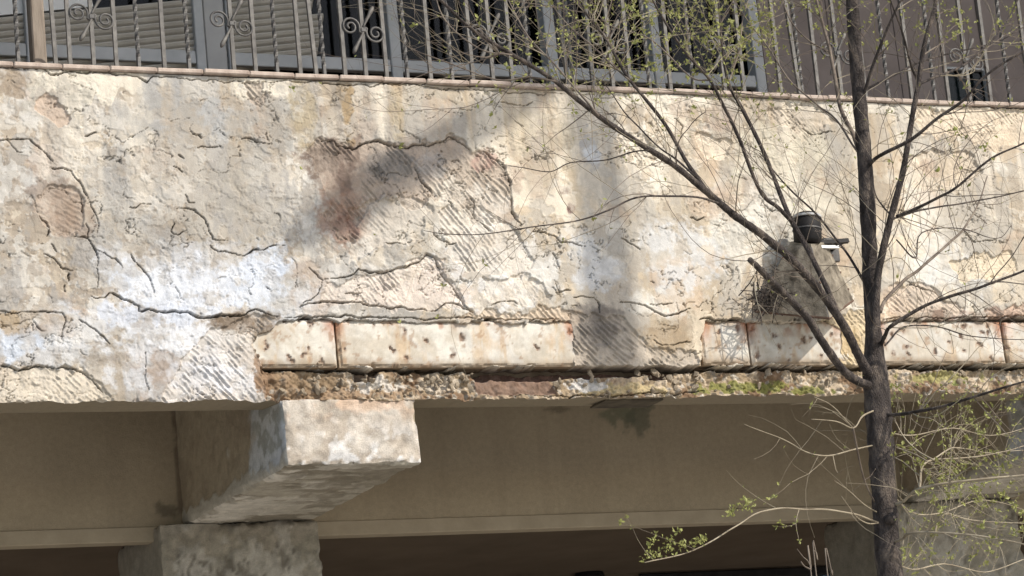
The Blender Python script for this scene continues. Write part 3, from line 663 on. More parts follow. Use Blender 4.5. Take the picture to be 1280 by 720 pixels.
def rough_box(name, x0, x1, y0, y1, z0, z1, step, amp, colorf, mat, parent, post=None):
    vs_, qs, cs = [], [], []; base = 0
    def face(o, u, v, lu, lv):
        nonlocal base
        nu, nv = max(2, int(lu/step)), max(2, int(lv/step))
        a, b = np.meshgrid(np.linspace(0, lu, nu), np.linspace(0, lv, nv))
        p = np.array(o)+a[..., None]*np.array(u)+b[..., None]*np.array(v)
        nrm = np.cross(u, v)
        idx = np.arange(nu*nv).reshape(nv, nu)+base
        vs_.append((p, nrm)); qs.append(np.stack([idx[:-1, :-1], idx[:-1, 1:], idx[1:, 1:], idx[1:, :-1]], -1).reshape(-1, 4)); base += nu*nv
    lx, ly, lz = x1-x0, y1-y0, z1-z0
    face((x0, y0, z0), (1, 0, 0), (0, 0, 1), lx, lz); face((x1, y1, z0), (-1, 0, 0), (0, 0, 1), lx, lz)
    face((x0, y1, z0), (0, -1, 0), (0, 0, 1), ly, lz); face((x1, y0, z0), (0, 1, 0), (0, 0, 1), ly, lz)
    face((x0, y1, z0), (1, 0, 0), (0, -1, 0), lx, ly); face((x0, y0, z1), (1, 0, 0), (0, 1, 0), lx, ly)
    out, col = [], []
    for p, n in vs_:
        d = np.stack([fbm3(p, 14, 4, 1)-.5, fbm3(p, 14, 4, 9)-.5, fbm3(p, 14, 4, 17)-.5], -1)*amp*2
        # edges worn round and chipped
        e = np.sort(np.stack([np.minimum(p[..., 0]-x0, x1-p[..., 0]), np.minimum(p[..., 1]-y0, y1-p[..., 1]), np.minimum(p[..., 2]-z0, z1-p[..., 2])], -1), -1)[..., 1]
        chip = (1-ss(0, .022, e))*(.3+1.4*ss(.45, .7, fbm3(p, 22, 3, 5)))
        ctr = np.array([(x0+x1)/2, (y0+y1)/2, (z0+z1)/2]); inn = np.sign(ctr-p)*chip[..., None]*.005
        hh, cc = colorf(p, n)
        q = p+d+inn+np.array(n)*hh[..., None]*ss(0, .01, e)[..., None]
        if post is not None: q = post(q)
        out.append(q.reshape(-1, 3)); col.append(cc.reshape(-1, 3))
    return big_mesh(name, np.concatenate(out), np.concatenate(qs), np.concatenate(col), mat, parent, True)

BX0, BX1 = X(361, 580), X(528, 578)
BZ0 = Z(445, 579)
def bracket_color(p, n):
    a = fbm3(p, 9, 5, 3); b = fbm3(p, 20, 5, 8); fl = ss(.505, .515, fbm3(p*np.array([1, .6, 1]), 7, 6, 12)); hh = np.zeros(a.shape)
    c = np.zeros(a.shape+(3,))
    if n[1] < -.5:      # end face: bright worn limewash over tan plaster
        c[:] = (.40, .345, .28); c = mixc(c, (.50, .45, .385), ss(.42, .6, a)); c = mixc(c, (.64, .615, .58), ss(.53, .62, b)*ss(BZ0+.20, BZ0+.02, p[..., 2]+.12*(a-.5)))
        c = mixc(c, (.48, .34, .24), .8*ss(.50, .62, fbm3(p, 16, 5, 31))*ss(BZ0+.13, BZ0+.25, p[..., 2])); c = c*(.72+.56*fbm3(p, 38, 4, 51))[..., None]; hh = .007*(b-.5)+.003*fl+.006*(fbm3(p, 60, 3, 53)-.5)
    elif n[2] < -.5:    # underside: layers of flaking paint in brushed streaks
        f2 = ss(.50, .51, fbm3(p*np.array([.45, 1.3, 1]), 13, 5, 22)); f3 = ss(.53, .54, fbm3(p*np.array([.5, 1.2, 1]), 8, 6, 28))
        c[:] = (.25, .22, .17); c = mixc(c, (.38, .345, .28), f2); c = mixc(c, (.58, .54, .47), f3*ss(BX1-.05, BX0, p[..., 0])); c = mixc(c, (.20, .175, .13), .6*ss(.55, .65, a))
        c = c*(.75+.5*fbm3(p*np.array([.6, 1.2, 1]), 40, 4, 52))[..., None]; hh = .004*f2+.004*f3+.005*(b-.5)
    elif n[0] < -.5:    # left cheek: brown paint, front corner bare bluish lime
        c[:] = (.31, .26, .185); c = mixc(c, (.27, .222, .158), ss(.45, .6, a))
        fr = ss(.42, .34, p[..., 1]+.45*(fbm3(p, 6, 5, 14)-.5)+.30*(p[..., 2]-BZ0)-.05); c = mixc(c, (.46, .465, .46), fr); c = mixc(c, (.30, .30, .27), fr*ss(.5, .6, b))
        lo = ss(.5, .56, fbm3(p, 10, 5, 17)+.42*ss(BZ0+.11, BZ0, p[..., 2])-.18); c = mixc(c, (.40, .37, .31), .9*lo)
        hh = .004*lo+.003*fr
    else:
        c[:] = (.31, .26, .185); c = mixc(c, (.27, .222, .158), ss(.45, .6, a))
    return hh, c
def pillar_color(p, n):
    a = fbm3(p, 7, 5, 3); b = fbm3(p, 18, 5, 8); f1 = ss(.50, .512, fbm3(p, 8, 6, 12)); f2 = ss(.55, .56, fbm3(p, 15, 5, 25))
    c = np.zeros(a.shape+(3,)); c[:] = (.33, .295, .235); c = mixc(c, (.40, .37, .315), f1); c = mixc(c, (.25, .23, .18), .6*ss(.50, .66, a)); c = mixc(c, (.40, .375, .33), .6*f2*ss(.5, .6, b)); c = c*(.60+.56*fbm3(p, 45, 4, 50))[..., None]
    ck = ss(.035, .012, np.abs(fbm3(p*np.array([1.2, 1, .6]), 9, 5, 40)-.5)); c = mixc(c, (.10, .085, .065), .7*ck*f1)
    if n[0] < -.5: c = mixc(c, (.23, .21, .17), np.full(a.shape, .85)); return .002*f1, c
    return .008*f1+.005*f2-.006*ck+.004*(b-.5), c
def tuck(q):          # the bracket runs in behind the parapet above its bottom edge
    q = q.copy(); q[..., 1] += .085*ss(ZB+.004, ZB+.022, q[..., 2])*ss(.25, .1, q[..., 1]); return q
PX0, PX1 = X(200, 665, DC), X(399, 665, DC)
dxp = X(1122, 690, DC)-PX0
zt_p = Z(300, 653, DC)
for k, (lab_p, lab_b) in enumerate([('mottled grey plaster pillar under the bracket at lower left', 'short concrete bracket beam with sunlit end above the lower left pillar'),
                                    ('mottled grey plaster pillar behind the tree at lower right', 'concrete bracket beam in shade behind the twigs at lower right')]):
    pil = empty('pillar', lab_p, 'pillar', 'pillars carrying the balcony')
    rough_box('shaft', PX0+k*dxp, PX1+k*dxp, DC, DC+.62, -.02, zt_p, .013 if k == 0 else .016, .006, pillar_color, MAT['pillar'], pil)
    br = empty('bracket_beam', lab_b, 'bracket', 'brackets under the parapet')
    sx = k*dxp
    def bc(p, n, sx=sx):
        q = p.copy(); q[..., 0] -= sx
        return bracket_color(q, n)
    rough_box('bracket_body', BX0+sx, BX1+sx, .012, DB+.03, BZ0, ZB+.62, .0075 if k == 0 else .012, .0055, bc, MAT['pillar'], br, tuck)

# recess below: back wall, ceiling, dark window, dome lamp
YB = 3.6
rw = empty('recess_wall', 'dark brown wall deep in the shade beneath the balcony', 'wall')
zw = Z(930, 711, YB-.03)
wx0, wx1 = X(798, 712, YB), X(1062, 708, YB)
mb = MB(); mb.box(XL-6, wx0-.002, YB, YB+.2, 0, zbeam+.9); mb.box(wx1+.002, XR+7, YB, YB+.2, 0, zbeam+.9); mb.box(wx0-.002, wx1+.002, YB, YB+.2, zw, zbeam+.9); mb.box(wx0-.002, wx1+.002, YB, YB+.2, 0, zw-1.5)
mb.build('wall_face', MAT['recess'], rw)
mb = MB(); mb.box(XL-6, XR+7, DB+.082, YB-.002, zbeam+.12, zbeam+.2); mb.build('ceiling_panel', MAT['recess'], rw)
mb = MB(); mb.box(XL-6.3, XL-6.02, DB+.42, YB+.2, 0, zbeam+.9); mb.box(XR+7.02, XR+7.3, DB+.42, YB+.2, 0, zbeam+.9); mb.build('end_wall', MAT['recess'], rw)
wn = empty('shop_window', 'dark framed window in the brown wall at the bottom edge', 'window')
mb = MB(); mb.box(wx0, wx1, YB-.02, YB+.06, zw-.045, zw-.003, .004); mb.build('frame', MAT['black'], wn)
for a, b in ((wx0, wx0+.045), (wx1-.045, wx1), ((wx0+wx1)/2-.02, (wx0+wx1)/2+.02)):
    mb = MB(); mb.box(a, b, YB-.018, YB+.058, zw-1.5, zw-.047, .004); mb.build('frame', MAT['black'], wn)
mb = MB(); mb.box(wx0+.046, (wx0+wx1)/2-.021, YB+.02, YB+.026, zw-1.5, zw-.048); mb.build('pane', MAT['glass_blue'], wn)
mb = MB(); mb.box((wx0+wx1)/2+.021, wx1-.046, YB+.02, YB+.026, zw-1.5, zw-.048); mb.build('pane', MAT['glass_blue'], wn)
mb = MB(); mb.box(wx0-.3, wx1+.3, YB+.8, YB+.85, 0, zw+.4); mb.build('room_back', MAT['room'], wn)
c = at(737, 722, YB-.08)
dl = empty('dome_lamp', 'small round dark lamp on the brown wall at the bottom edge', 'lamp')
mb = MB(); 
for k_ in range(1):
    prof = [(.0, .085), (.035, .08), (.06, .062), (.078, .035), (.085, 0)]
    ring = [[(c[0]+r_*math.cos(t_), c[1]+.0+r_*math.sin(t_)*.8, c[2]+h_*.6) for t_ in np.linspace(0, 2*math.pi, 20, endpoint=False)] for r_, h_ in prof[1:]]
    v = [(c[0], c[1], c[2]+.05)]+[p for rr in ring for p in rr]; f = [(0, 1+i, 1+(i+1) % 20) for i in range(20)]
    for a in range(len(ring)-1): f += [(1+a*20+i, 1+(a+1)*20+i, 1+(a+1)*20+(i+1) % 20, 1+a*20+(i+1) % 20) for i in range(20)]
    mb.add(v, f)
mb.build('dome', MAT['black'], dl, True)
mb = MB(); mb.tube([(c[0], c[1], c[2]+.045), (c[0], YB+.01, c[2]+.045)], .018, 8); mb.build('arm', MAT['black'], dl)

# ================================================================== railing
YR = .045
ZR0 = ZCOP-.004; ZR1 = ZCOP+.92
rail = empty('balcony_railing', 'wrought iron balcony railing with plain and twisted bars and scrolls on the coping', 'railing')
def base_x(px): return X(px, 80+.046*px, YR)
# (px at the top of the picture, px at the foot, kind)
bars = [(18.5,23,'t'),(59,70,'b'),(83.5,88,'b'),(113,117.5,'s'),(141,146,'b'),(169,174,'t'),(201,206,'b'),(230,237,'t'),(287,293,'s'),(315,320,'b'),(341,347,'t'),
 (369,376,'b'),(376,396,'b'),(400,406,'t'),(424,432,'b'),(451,458,'s'),(476,484,'b'),(501,510,'t'),(532,539,'b'),(558,566,'t'),(583,592,'b'),(610,617,'s'),(635,641,'b'),
 (657,664,'t'),(690,711,'b'),(710,717,'t'),(735,742,'b'),(758,767,'s'),(781,789,'b'),(804,813,'t'),(833,839,'b'),(860,868,'t'),(898,907,'s'),(922,931,'b'),(966,977,'b'),(971,1001,'b'),(993,1004,'t'),
 (1016,1024,'b'),(1044,1053,'s'),(1074,1083,'b'),(1103,1112,'t'),(1131,1141,'b'),(1160,1170,'t'),(1176,1187,'b'),(1203,1214,'s'),(1228,1240,'b'),(1252,1264,'t'),(1278,1290,'b')]
def bar_at(x0, x1, kind, zt_):
    """one bar from foot x0 to x1 at the top of the railing"""
    if kind == 't':
        n_ = 90; pts = [(x0+(x1-x0)*t, YR, ZR0+(zt_-ZR0)*t) for t in np.linspace(0, 1, n_)]
        mb = MB(); base = 0; rr = .0088
        for k, p in enumerate(pts):
            an0 = k*.42 if 6 < k else 6*.42
            for j in range(4): 
                an = an0+j*math.pi/2; mb.v.append((p[0]+rr*math.cos(an), p[1]+rr*math.sin(an), p[2]))
        for k in range(n_-1):
            for j in range(4): mb.f.append((k*4+j, k*4+(j+1) % 4, k*4+4+(j+1) % 4, k*4+4+j))
        return mb.build('twisted_bar', MAT['iron_dark'], rail)
    mb = MB(); s_ = .0072
    v = []
    for zz, xx in ((ZR0, x0), (ZR0+.4*(zt_-ZR0), x0+.4*(x1-x0)), (zt_, x1)):
        v += [(xx-s_, YR-s_, zz), (xx+s_, YR-s_, zz), (xx+s_, YR+s_, zz), (xx-s_, YR+s_, zz)]
    f = [(k*4+j, k*4+(j+1) % 4, k*4+4+(j+1) % 4, k*4+4+j) for k in (0, 1) for j in range(4)]
    mb.add(v, f); return mb.build('bar', MAT['iron'], rail)
def spiral(cx, cz, flip):
    """scroll arm from the collar at (cx, cz), curling up on one side and down on the other"""
    pts = []; s = -1 if flip else 1
    ccx, ccz = cx-s*.052, cz+s*.012
    for t in np.linspace(0, 1, 34):
        an = math.pi*(-.15)+t*math.pi*3.5; r_ = .040*(1-t*.80)
        pts.append((ccx+s*r_*math.cos(an), YR-.010, ccz+s*r_*math.sin(an)*1.0))
    return [(cx, YR-.010, cz-s*.016)]+pts
def scroll(xb, zb, rail):
    for flip in (False, True):
        mb = MB(); mb.tube(spiral(xb, zb, flip), .0046, 5); mb.build('scroll', MAT['iron_dark'], rail, True)
    for s in (1, -1):       # paddle shaped leaves
        mb = MB(); pts = [(xb+s*t*.050, YR-.012, zb+s*(.010+t*.088)) for t in np.linspace(0, 1, 9)]
        mb.tube(pts, [.004, .0042, .0047, .0055, .0065, .0078, .009, .0092, .004], 6); mb.build('leaf_end', MAT['iron'], rail, True)
    mb = MB(); mb.box(xb-.011, xb+.011, YR-.017, YR+.011, zb-.010, zb+.010, .003); mb.build('collar', MAT['iron_dark'], rail)
feet = []
zpic = None
for pt, pf, kd in bars:
    xf = base_x(pf); zf = ZR0
    top_ = at(pt, 0, YR); slope = (top_[0]-xf)/(top_[2]-ZR0)
    slope = slope if abs(slope) > .16 else slope*.25
    zt_ = ZR1; 
    bo = bar_at(xf, xf+slope*min(.92, .92) if abs(slope) < .16 else xf+slope*.5, kd, zt_ if abs(slope) < .16 else ZR0+.5)
    if kd == 's': scroll(xf+slope*.22, ZR0+.215, bo)
    feet.append(xf)
# the railing goes on beyond the picture on both sides
k = 0; xx = min(feet)-.088
while xx > XL-3:
    bar_at(xx, xx, 'bt'[k % 2], ZR1); xx -= .088; k += 1
xx = max(feet)+.088
while xx < XR+3:
    bar_at(xx, xx, 'bt'[k % 2], ZR1); xx += .088; k += 1
mb = MB(); mb.box(XL-3.1, XR+3.1, YR-.02, YR+.02, ZR1, ZR1+.018, .003); mb.build('handrail', MAT['iron'], rail)

# ================================================================== glazed front behind the railing
YF = .60
gl = empty('glazed_front', 'grey framed glazing with dark panes behind the iron railing', 'glazing')
def fx(px): return X(px, 70+.046*px, YF)
zr0 = Z(640, 82+0, YF); zr0 = Z(500, 89.5, YF); zr1 = Z(500, 74.0, YF)
ZG = ZCOP+2.1
posts = [(-420,-405,'frame'),(-210,-195,'frame'),(34.5,42.5,'frame'),(247,259,'frame'),(261,286.5,'frame2'),(288,293.5,'frame'),(491,504.5,'frame'),(688,701,'frame'),(821,832.5,'frame'),(948,960,'frame')]
xe0 = fx(-420); xe1 = fx(960)
for a, b, mt in posts:
    mb = MB(); yy = .0 if mt == 'frame' else .012
    mb.box(fx(a), fx(b), YF+yy, YF+yy+.07, ZCOP-.3, ZG, .003); mb.build('mullion' if mt == 'frame' else 'pilaster', MAT[mt], gl)
ends = [(-405,-210),(-195,34.5),(42.5,247),(293.5,491),(504.5,688),(701,821),(832.5,948)]
for a, b in ends:
    mb = MB(); mb.box(fx(a)+.001, fx(b)-.001, YF+.006, YF+.046, zr0, zr1, .003); mb.build('bottom_rail', MAT['frame'], gl)
    mb = MB(); mb.box(fx(a)+.001, fx(b)-.001, YF+.062, YF+.067, zr0-.02, ZG-.05); mb.build('pane', MAT['glass'], gl)
    mb = MB(); mb.box(fx(a)+.001, fx(b)-.001, YF+.10, YF+.115, ZCOP-.3, zr0-.003); mb.build('kick_panel', MAT['hood_rust'], gl)
mb = MB(); mb.box(xe0, xe1, YF, YF+.05, ZG+.001, ZG+.06, .003); mb.build('top_rail', MAT['frame'], gl)
# the room behind the panes
room = empty('veranda_room', 'dark veranda room seen through the panes', 'room')
mb = MB(); mb.box(xe0-.3, XR+3, 3.2, 3.3, ZB+.80, ZG+.3); mb.build('back_wall', MAT['room'], room)
mb = MB(); mb.box(xe0-1.6, XR+3.6, -1.75, 3.3, ZG+.32, ZG+.47); mb.build('ceiling_overhang', MAT['room'], room)  # also runs outward as an unseen overhang, added to shade the glazing
mb = MB(); mb.box(xe0-.45, xe0-.31, .2, 3.3, ZB+.80, ZG+.3); mb.box(XR+3.02, XR+3.2, .2, 3.3, ZB+.8, ZG+.3); mb.build('side_wall', MAT['room'], room)
mb = MB(); mb.box(xe0, XR+3, YF, YF+.06, ZG+.062, ZG+.318); mb.build('fascia', MAT['sheet'], room)
# blind of overlapping slats behind the left panes
YS = YF+.035
bl = empty('slatted_blind', 'beige grey slatted shutter hanging askew in the left glazing frames', 'blind')
p0 = at(-60, 96, YS)
dirp = at(345, 50, YS)-at(0, 86, YS); dirp[1] = 0; dirp /= np.linalg.norm(dirp); upv = np.array([-dirp[2], 0, dirp[0]])
pitch = .0285
for k in range(-3, 8):
    ln = (at(372-6*k*0, 60, YS)[0]-p0[0])/dirp[0]+.012*k+(.10 if k < 4 else .04)
    b0 = p0+upv*pitch*k-dirp*.9
    L_ = ln+.9; v = []
    prof = [(-.016, -.002), (-.010, .006), (0, .009), (.010, .005), (.0165, -.004)]
    for e_ in (0, L_):
        for u_, o_ in prof: 
            q = b0+dirp*e_+upv*u_; v.append((q[0], q[1]-o_-u_*.95, q[2]))
        for u_, o_ in prof[::-1]:
            q = b0+dirp*e_+upv*u_; v.append((q[0], q[1]-o_-u_*.95+.0015, q[2]))
    n_ = 10; f = [(i, (i+1) % n_, n_+(i+1) % n_, n_+i) for i in range(n_)]+[tuple(range(n_))[::-1], tuple(range(n_, 2*n_))]
    mb = MB(); mb.add(v, f); mb.build('slat', MAT['slat'], bl)
q = p0+upv*pitch*8.4  # white board added in place of the sky's reflection in the glass
v = []
for e_, u_ in ((-.9, -.012), (.62, -.012), (.62, .10), (-.9, .10)):
    t_ = q+dirp*e_+upv*u_; v += [(t_[0], t_[1]-.004, t_[2]), (t_[0], t_[1]+.02, t_[2])]
mb = MB(); mb.add(v, [(0, 2, 4, 6), (1, 7, 5, 3), (0, 1, 3, 2), (2, 3, 5, 4), (4, 5, 7, 6), (6, 7, 1, 0)]); mb.build('sky_reflection_board', MAT['white'], bl)
# weathered timber post
wp = empty('timber_post', 'weathered brown timber post behind the railing at upper left', 'post')
mb = MB(); mb.box(X(41, 70, .21), X(58, 70, .21), .20, .26, ZCOP+.002, ZG+.3, .005); mb.build('shaft', MAT['wood'], wp)
# sheet clad wall right of the panes, with a small window
sw = empty('sheet_clad_wall', 'flat mauve brown sheet panels behind the railing at upper right', 'wall')
YW = .60
edges = [960, 1046, 1128, 1183, 1236, 1310, 1420, 1540, 1660, 1800]
wz0 = Z(1208, 132, YW); wz1 = Z(1208, 84, YW)
for k in range(len(edges)-1):
    a, b = X(edges[k], 110, YW), X(edges[k+1], 110, YW)
    mb = MB()
    if edges[k] == 1183:
        mb.box(a+.001, b-.001, YW+.012, YW+.03, wz1+.001, ZG, .002)
    else: mb.box(a+.0015, b-.0015, YW+rng.uniform(0, .006), YW+.03, ZCOP-.3, ZG, .002)
    mb.build('sheet_panel', MAT['sheet'], sw)
sn = empty('small_window', 'small blue grey window low in the sheet wall at upper right', 'window')
a, b = X(1183, 110, YW), X(1236, 110, YW)
mb = MB(); mb.box(a+.002, a+.014, YW-.004, YW+.035, ZCOP-.3, wz1-.002, .002); mb.build('frame', MAT['frame'], sn)
mb = MB(); mb.box(b-.014, b-.002, YW-.004, YW+.035, ZCOP-.3, wz1-.002, .002); mb.build('frame', MAT['frame'], sn)
mb = MB(); mb.box(a+.015, b-.015, YW-.004, YW+.035, wz1-.014, wz1-.002, .002); mb.build('frame', MAT['frame'], sn)
mb = MB(); mb.box(a+.015, b-.015, YW+.016, YW+.02, ZCOP-.3, wz1-.015); mb.build('pane', MAT['glass'], sn)
mb = MB(); mb.box(a+.015, b-.015, YW+.05, YW+.06, ZCOP-.3, wz1-.015); mb.build('tint_board', noise_mat('blue_tint_board', (.13, .19, .235), (.22, .29, .34), 8.0, .8, stretch=(6, 1, .5)), sn)  # blue-grey board added behind the pane to make the glass look blue

# ================================================================== wall lamp with flared hood
lamp = empty('wall_lamp', 'old grey flared metal hood with black round head fixed to the plaster behind the branches', 'wall lamp')
def P(px, py, p): return at(px, py, -p)
Lc, Fc, Rc, Bc = P(944,389,.03), P(1036,398,.25), P(1066,376,.08), P(1000,366,.015)
Tl, Tf, Tr, Tb = P(987,306,.10), P(1014,309,.185), P(1033,306,.12), P(1008,303,.08)
def panel(name, q, mat, thick=.004, sag=.0):
    """sheet panel between four corners (top pair, bottom pair), slightly bulged, with thickness"""
    t0, t1, b0, b1 = [np.array(k) for k in q]; n_ = np.cross(t1-t0, b0-t0); n_ /= np.linalg.norm(n_)
    v = []; f = []; m_ = 9
    for s_ in (0, 1):
        for i in range(m_):
            for j in range(m_):
                u, w_ = j/(m_-1), i/(m_-1)
                p = (t0*(1-u)+t1*u)*(1-w_)+(b0*(1-u)+b1*u)*w_
                p = p+n_*(sag*math.sin(math.pi*u)*math.sin(math.pi*min(1, w_*1.0))+.016*(vn(np.array([u*3+t0[0]*9]), np.array([w_*3]), 150)[0]-.5)*math.sin(math.pi*u))-n_*thick*s_
                v.append(p)
    k = m_*m_
    for i in range(m_-1):
        for j in range(m_-1):
            a = i*m_+j; f.append((a, a+1, a+m_+1, a+m_)); f.append((k+a, k+a+m_, k+a+m_+1, k+a+1))
    mb = MB(); mb.add(v, f)
    for a, b in [(i, i+1) for i in range(m_-1)]+[(i+(m_-1)*m_, i+1+(m_-1)*m_) for i in range(m_-1)]+[(i*m_, (i+1)*m_) for i in range(m_-1)]+[(i*m_+m_-1, (i+1)*m_+m_-1) for i in range(m_-1)]:
        mb.f.append((a, b, k+b, k+a))
    return mb.build(name, mat, lamp, False)
for A_, B_ in (((Tl, Tf, Tr, Tb), (Lc, Fc, Rc, Bc)),):
    for e_ in range(4): panel('hood_panel', (A_[e_], A_[(e_+1) % 4], B_[e_], B_[(e_+1) % 4]), MAT['hood'], sag=-.006)
for a_, b_ in ((Tl, Lc), (Tf, Fc), (Tr, Rc)):
    mb = MB(); mb.tube([a_, b_], .0035, 6); mb.build('seam', MAT['iron_dark'], lamp)
    for t_ in (.2, .5, .8):
        q_ = np.array(a_)*(1-t_)+np.array(b_)*t_; mb = MB(); mb.tube([q_+np.array([0, .002, 0]), q_+np.array([0, -.007, 0])], .005, 6); mb.build('rivet', MAT['hood_rust'], lamp)
mb = MB(); mb.add([Tl, Tf, Tr, Tb, Tl+np.array([0, 0, .012]), Tf+np.array([0, 0, .012]), Tr+np.array([0, 0, .012]), Tb+np.array([0, 0, .012])], [(0, 1, 2, 3), (4, 7, 6, 5), (0, 4, 5, 1), (1, 5, 6, 2), (2, 6, 7, 3), (3, 7, 4, 0)]); mb.build('neck_plate', MAT['hood'], lamp)
mb = MB(); mb.tube([Lc, Fc, Rc, Bc, Lc], .006, 6); mb.build('rim', MAT['hood_rust'], lamp)
hb, ht = P(1010, 305, .135), P(1008, 268, .135)
ax = (ht-hb)
prof = [(0, .046), (.10, .056), (.5, .058), (.80, .056), (.82, .052), (1.0, .046), (1.05, .03), (1.07, .004)]
mb = MB(); mb.tube([hb+ax*t for t, _ in prof], [r_ for _, r_ in prof], 20); hd = mb.build('head', MAT['black'], lamp, True)
mb = MB(); mb.tube([hb+ax*.86, hb+ax*.93], .060, 20); mb.build('head_ring', MAT['frame2'], hd)
mb = MB(); mb.tube([hb+ax*.45, hb+ax*.49], .0605, 20); mb.build('head_ring', MAT['iron_dark'], hd)
a_ = P(1022, 304, .12); b_ = P(1060, 301, .12)
mb = MB(); mb.tube([a_, b_], .012, 4, square=True); mb.build('arm', MAT['black'], lamp)
mb = MB(); mb.tube([b_-np.array([.02, 0, 0]), b_+np.array([-.02, .135, -.01])], .011, 8); mb.build('arm', MAT['black'], lamp)
mb = MB(); a2 = P(1026, 309, .15); mb.tube([a2, P(1048, 309, .13)], .008, 4, square=True); mb.build('clamp', MAT['white'], lamp)
mb = MB(); pp = b_+np.array([-.02, .13, -.01]); mb.box(pp[0]-.035, pp[0]+.035, -.022, -.008, pp[2]-.05, pp[2]+.05, .003); mb.build('wall_plate', MAT['iron_dark'], lamp)

# tangle of dry twigs lodged on the hood
nest = MB(); rn = random.Random(3)
for k in range(85):
    c_ = P(rn.gauss(962, 14), rn.gauss(374, 11), rn.uniform(.05, .16)); d_ = np.array([rn.gauss(0, 1), rn.gauss(0, .6), rn.gauss(0, .8)]); d_ /= np.linalg.norm(d_); L_ = rn.uniform(.03, .09)
    nest.tube([c_-d_*L_, c_+np.array([0, 0, rn.uniform(-.01, .012)]), c_+d_*L_], rn.uniform(.0012, .0028), 4)
nest.build('twigs', MAT['bark'], None)
o = bpy.data.objects['twigs']; o.name = 'dry_twig_tangle'
tag(o, 'dark tangle of dry twigs caught on the lower left edge of the grey hood', 'twig tangle')
# ================================================================== tree
YT = -2.3
tree = empty('young_tree', 'young bare street tree with dark forked trunk and budding twigs before the wall', 'tree')
bt = at(1114, 735, YT)
def catmull(P_, R_, n=6):
    P_ = [np.array(p, float) for p in P_]; out = []; rad = []
    Q = [2*P_[0]-P_[1]]+P_+[2*P_[-1]-P_[-2]]
    for k in range(1, len(Q)-2):
        for j in range(n):
            t = j/n; a, b, c, d = Q[k-1], Q[k], Q[k+1], Q[k+2]
            out.append(.5*((2*b)+(-a+c)*t+(2*a-5*b+4*c-d)*t*t+(-a+3*b-3*c+d)*t**3)); rad.append(R_[k-1]*(1-t)+R_[k]*t)
    out.append(P_[-1]); rad.append(R_[-1]); return out, rad
KPX = 1/395.0    # metres per pixel at the tree
limbs = []       # (points, radii) of every traced limb, for growing twigs
def limb(px, r0, r1, y0=0.0, y1=0.0, name='limb', mat='bark', n=8, grow=1.0, wob=.0):
    m_ = len(px); pts = []; rad = []
    for k, (a, b) in enumerate(px):
        t = k/(m_-1); yy = YT+y0+(y1-y0)*t
        p = at(a, b, yy); p = p+np.array([0, 0, 0]); pts.append(p); rad.append((r0*(1-t)**.8+r1*(1-(1-t)**.8))*KPX*(.40 if mat == 'shoot' else .52))
    P_, R_ = catmull(pts, rad, 14 if r0 > 6 else 7 if r0 > 4 else 5)
    for k in range(len(P_)):
        P_[k] = P_[k]+np.array([vn3(*(np.array([q]) for q in P_[k]*9), 1)[0]-.5, vn3(*(np.array([q]) for q in P_[k]*9), 5)[0]-.5, vn3(*(np.array([q]) for q in P_[k]*9), 9)[0]-.5])*(.006+wob)
        R_[k] *= .93+.16*vn3(*(np.array([q]) for q in P_[k]*17), 3)[0]
    if r0 > 6:
        n = 14; m2 = len(P_); mb = MB(); mb.tube(P_, R_, n); vv_ = np.array(mb.v[:m2*n]).reshape(m2, n, 3); cc_ = np.array(P_)[:, None, :]
        vv_ = cc_+(vv_-cc_)*(.90+.22*np.abs(fbm3(vv_, 60, 3, 60)-.5)*2+.14*(fbm3(vv_, 22, 3, 62)-.5))[..., None]; mb.v[:m2*n] = [tuple(q) for q in vv_.reshape(-1, 3)]
    else: mb = MB(); mb.tube(P_, R_, n)
    o = mb.build(name, MAT[mat], tree, True)
    limbs.append((P_, R_, grow, mat)); return o
# trunk down to the ground
g0 = at(1114, 735, YT)
tp = [np.array([g0[0]+.05, YT, -.05]), np.array([g0[0]+.03, YT, 1.0]), np.array([g0[0]+.015, YT, 2.2])]+[at(a, b, YT) for a, b in ((1113,720),(1107,650),(1102,570),(1097,505),(1094,468),(1092,420),(1088,350),(1085,270),(1080,190),(1074,120),(1069,60),(1064,-30),(1055,-200),(1048,-420))]
tr_ = [.085, .07, .06]+[r_*KPX for r_ in (16.5,16,15.5,15.5,15.5,10.5,9.8,9.5,9.2,9,8.5,8,6,3)]
P_, R_ = catmull(tp, tr_, 22)
R_ = [r_*(.88+.14*vn3(*(np.array([q]) for q in p*7), 3)[0]+.12*vn3(*(np.array([q]) for q in p*26), 4)[0]) for p, r_ in zip(P_, R_)]
mb = MB(); mb.tube(P_, R_, 22)
vv_ = np.array(mb.v[:len(P_)*22]).reshape(len(P_), 22, 3); cc_ = np.array(P_)[:, None, :]; rel = vv_-cc_
fis = np.abs(fbm3(vv_*np.array([1, 1, .28]), 55, 3, 60)-.5)*2
vv_ = cc_+rel*(.93+.16*fis+.05*(fbm3(vv_, 14, 3, 62)-.5))[..., None]
mb.v[:len(P_)*22] = [tuple(q) for q in vv_.reshape(-1, 3)]; tk = mb.build('trunk', MAT['bark'], tree, True)
limbs.append((P_[170::2], R_[170::2], .5, 'bark'))
limb([(1093,470),(1092,430),(1096,360),(1102,320),(1112,277),(1126,225),(1138,165),(1147,105),(1157,50),(1172,-10),(1195,-120),(1210,-260)], 11, 2.5, 0, -.25)
limb([(1096,485),(1062,470),(1036,440),(1012,402),(985,372),(958,345),(937,325)], 11, 6.5, 0, -.30, grow=.5)                      # cut stub
limb([(1094,482),(1072,440),(1052,402),(1022,362),(988,324),(958,299),(920,270),(885,241),(842,206),(795,175),(748,145),(694,101),(640,68),(590,35),(545,-5),(500,-60)], 12, 1.6, 0, -.7)
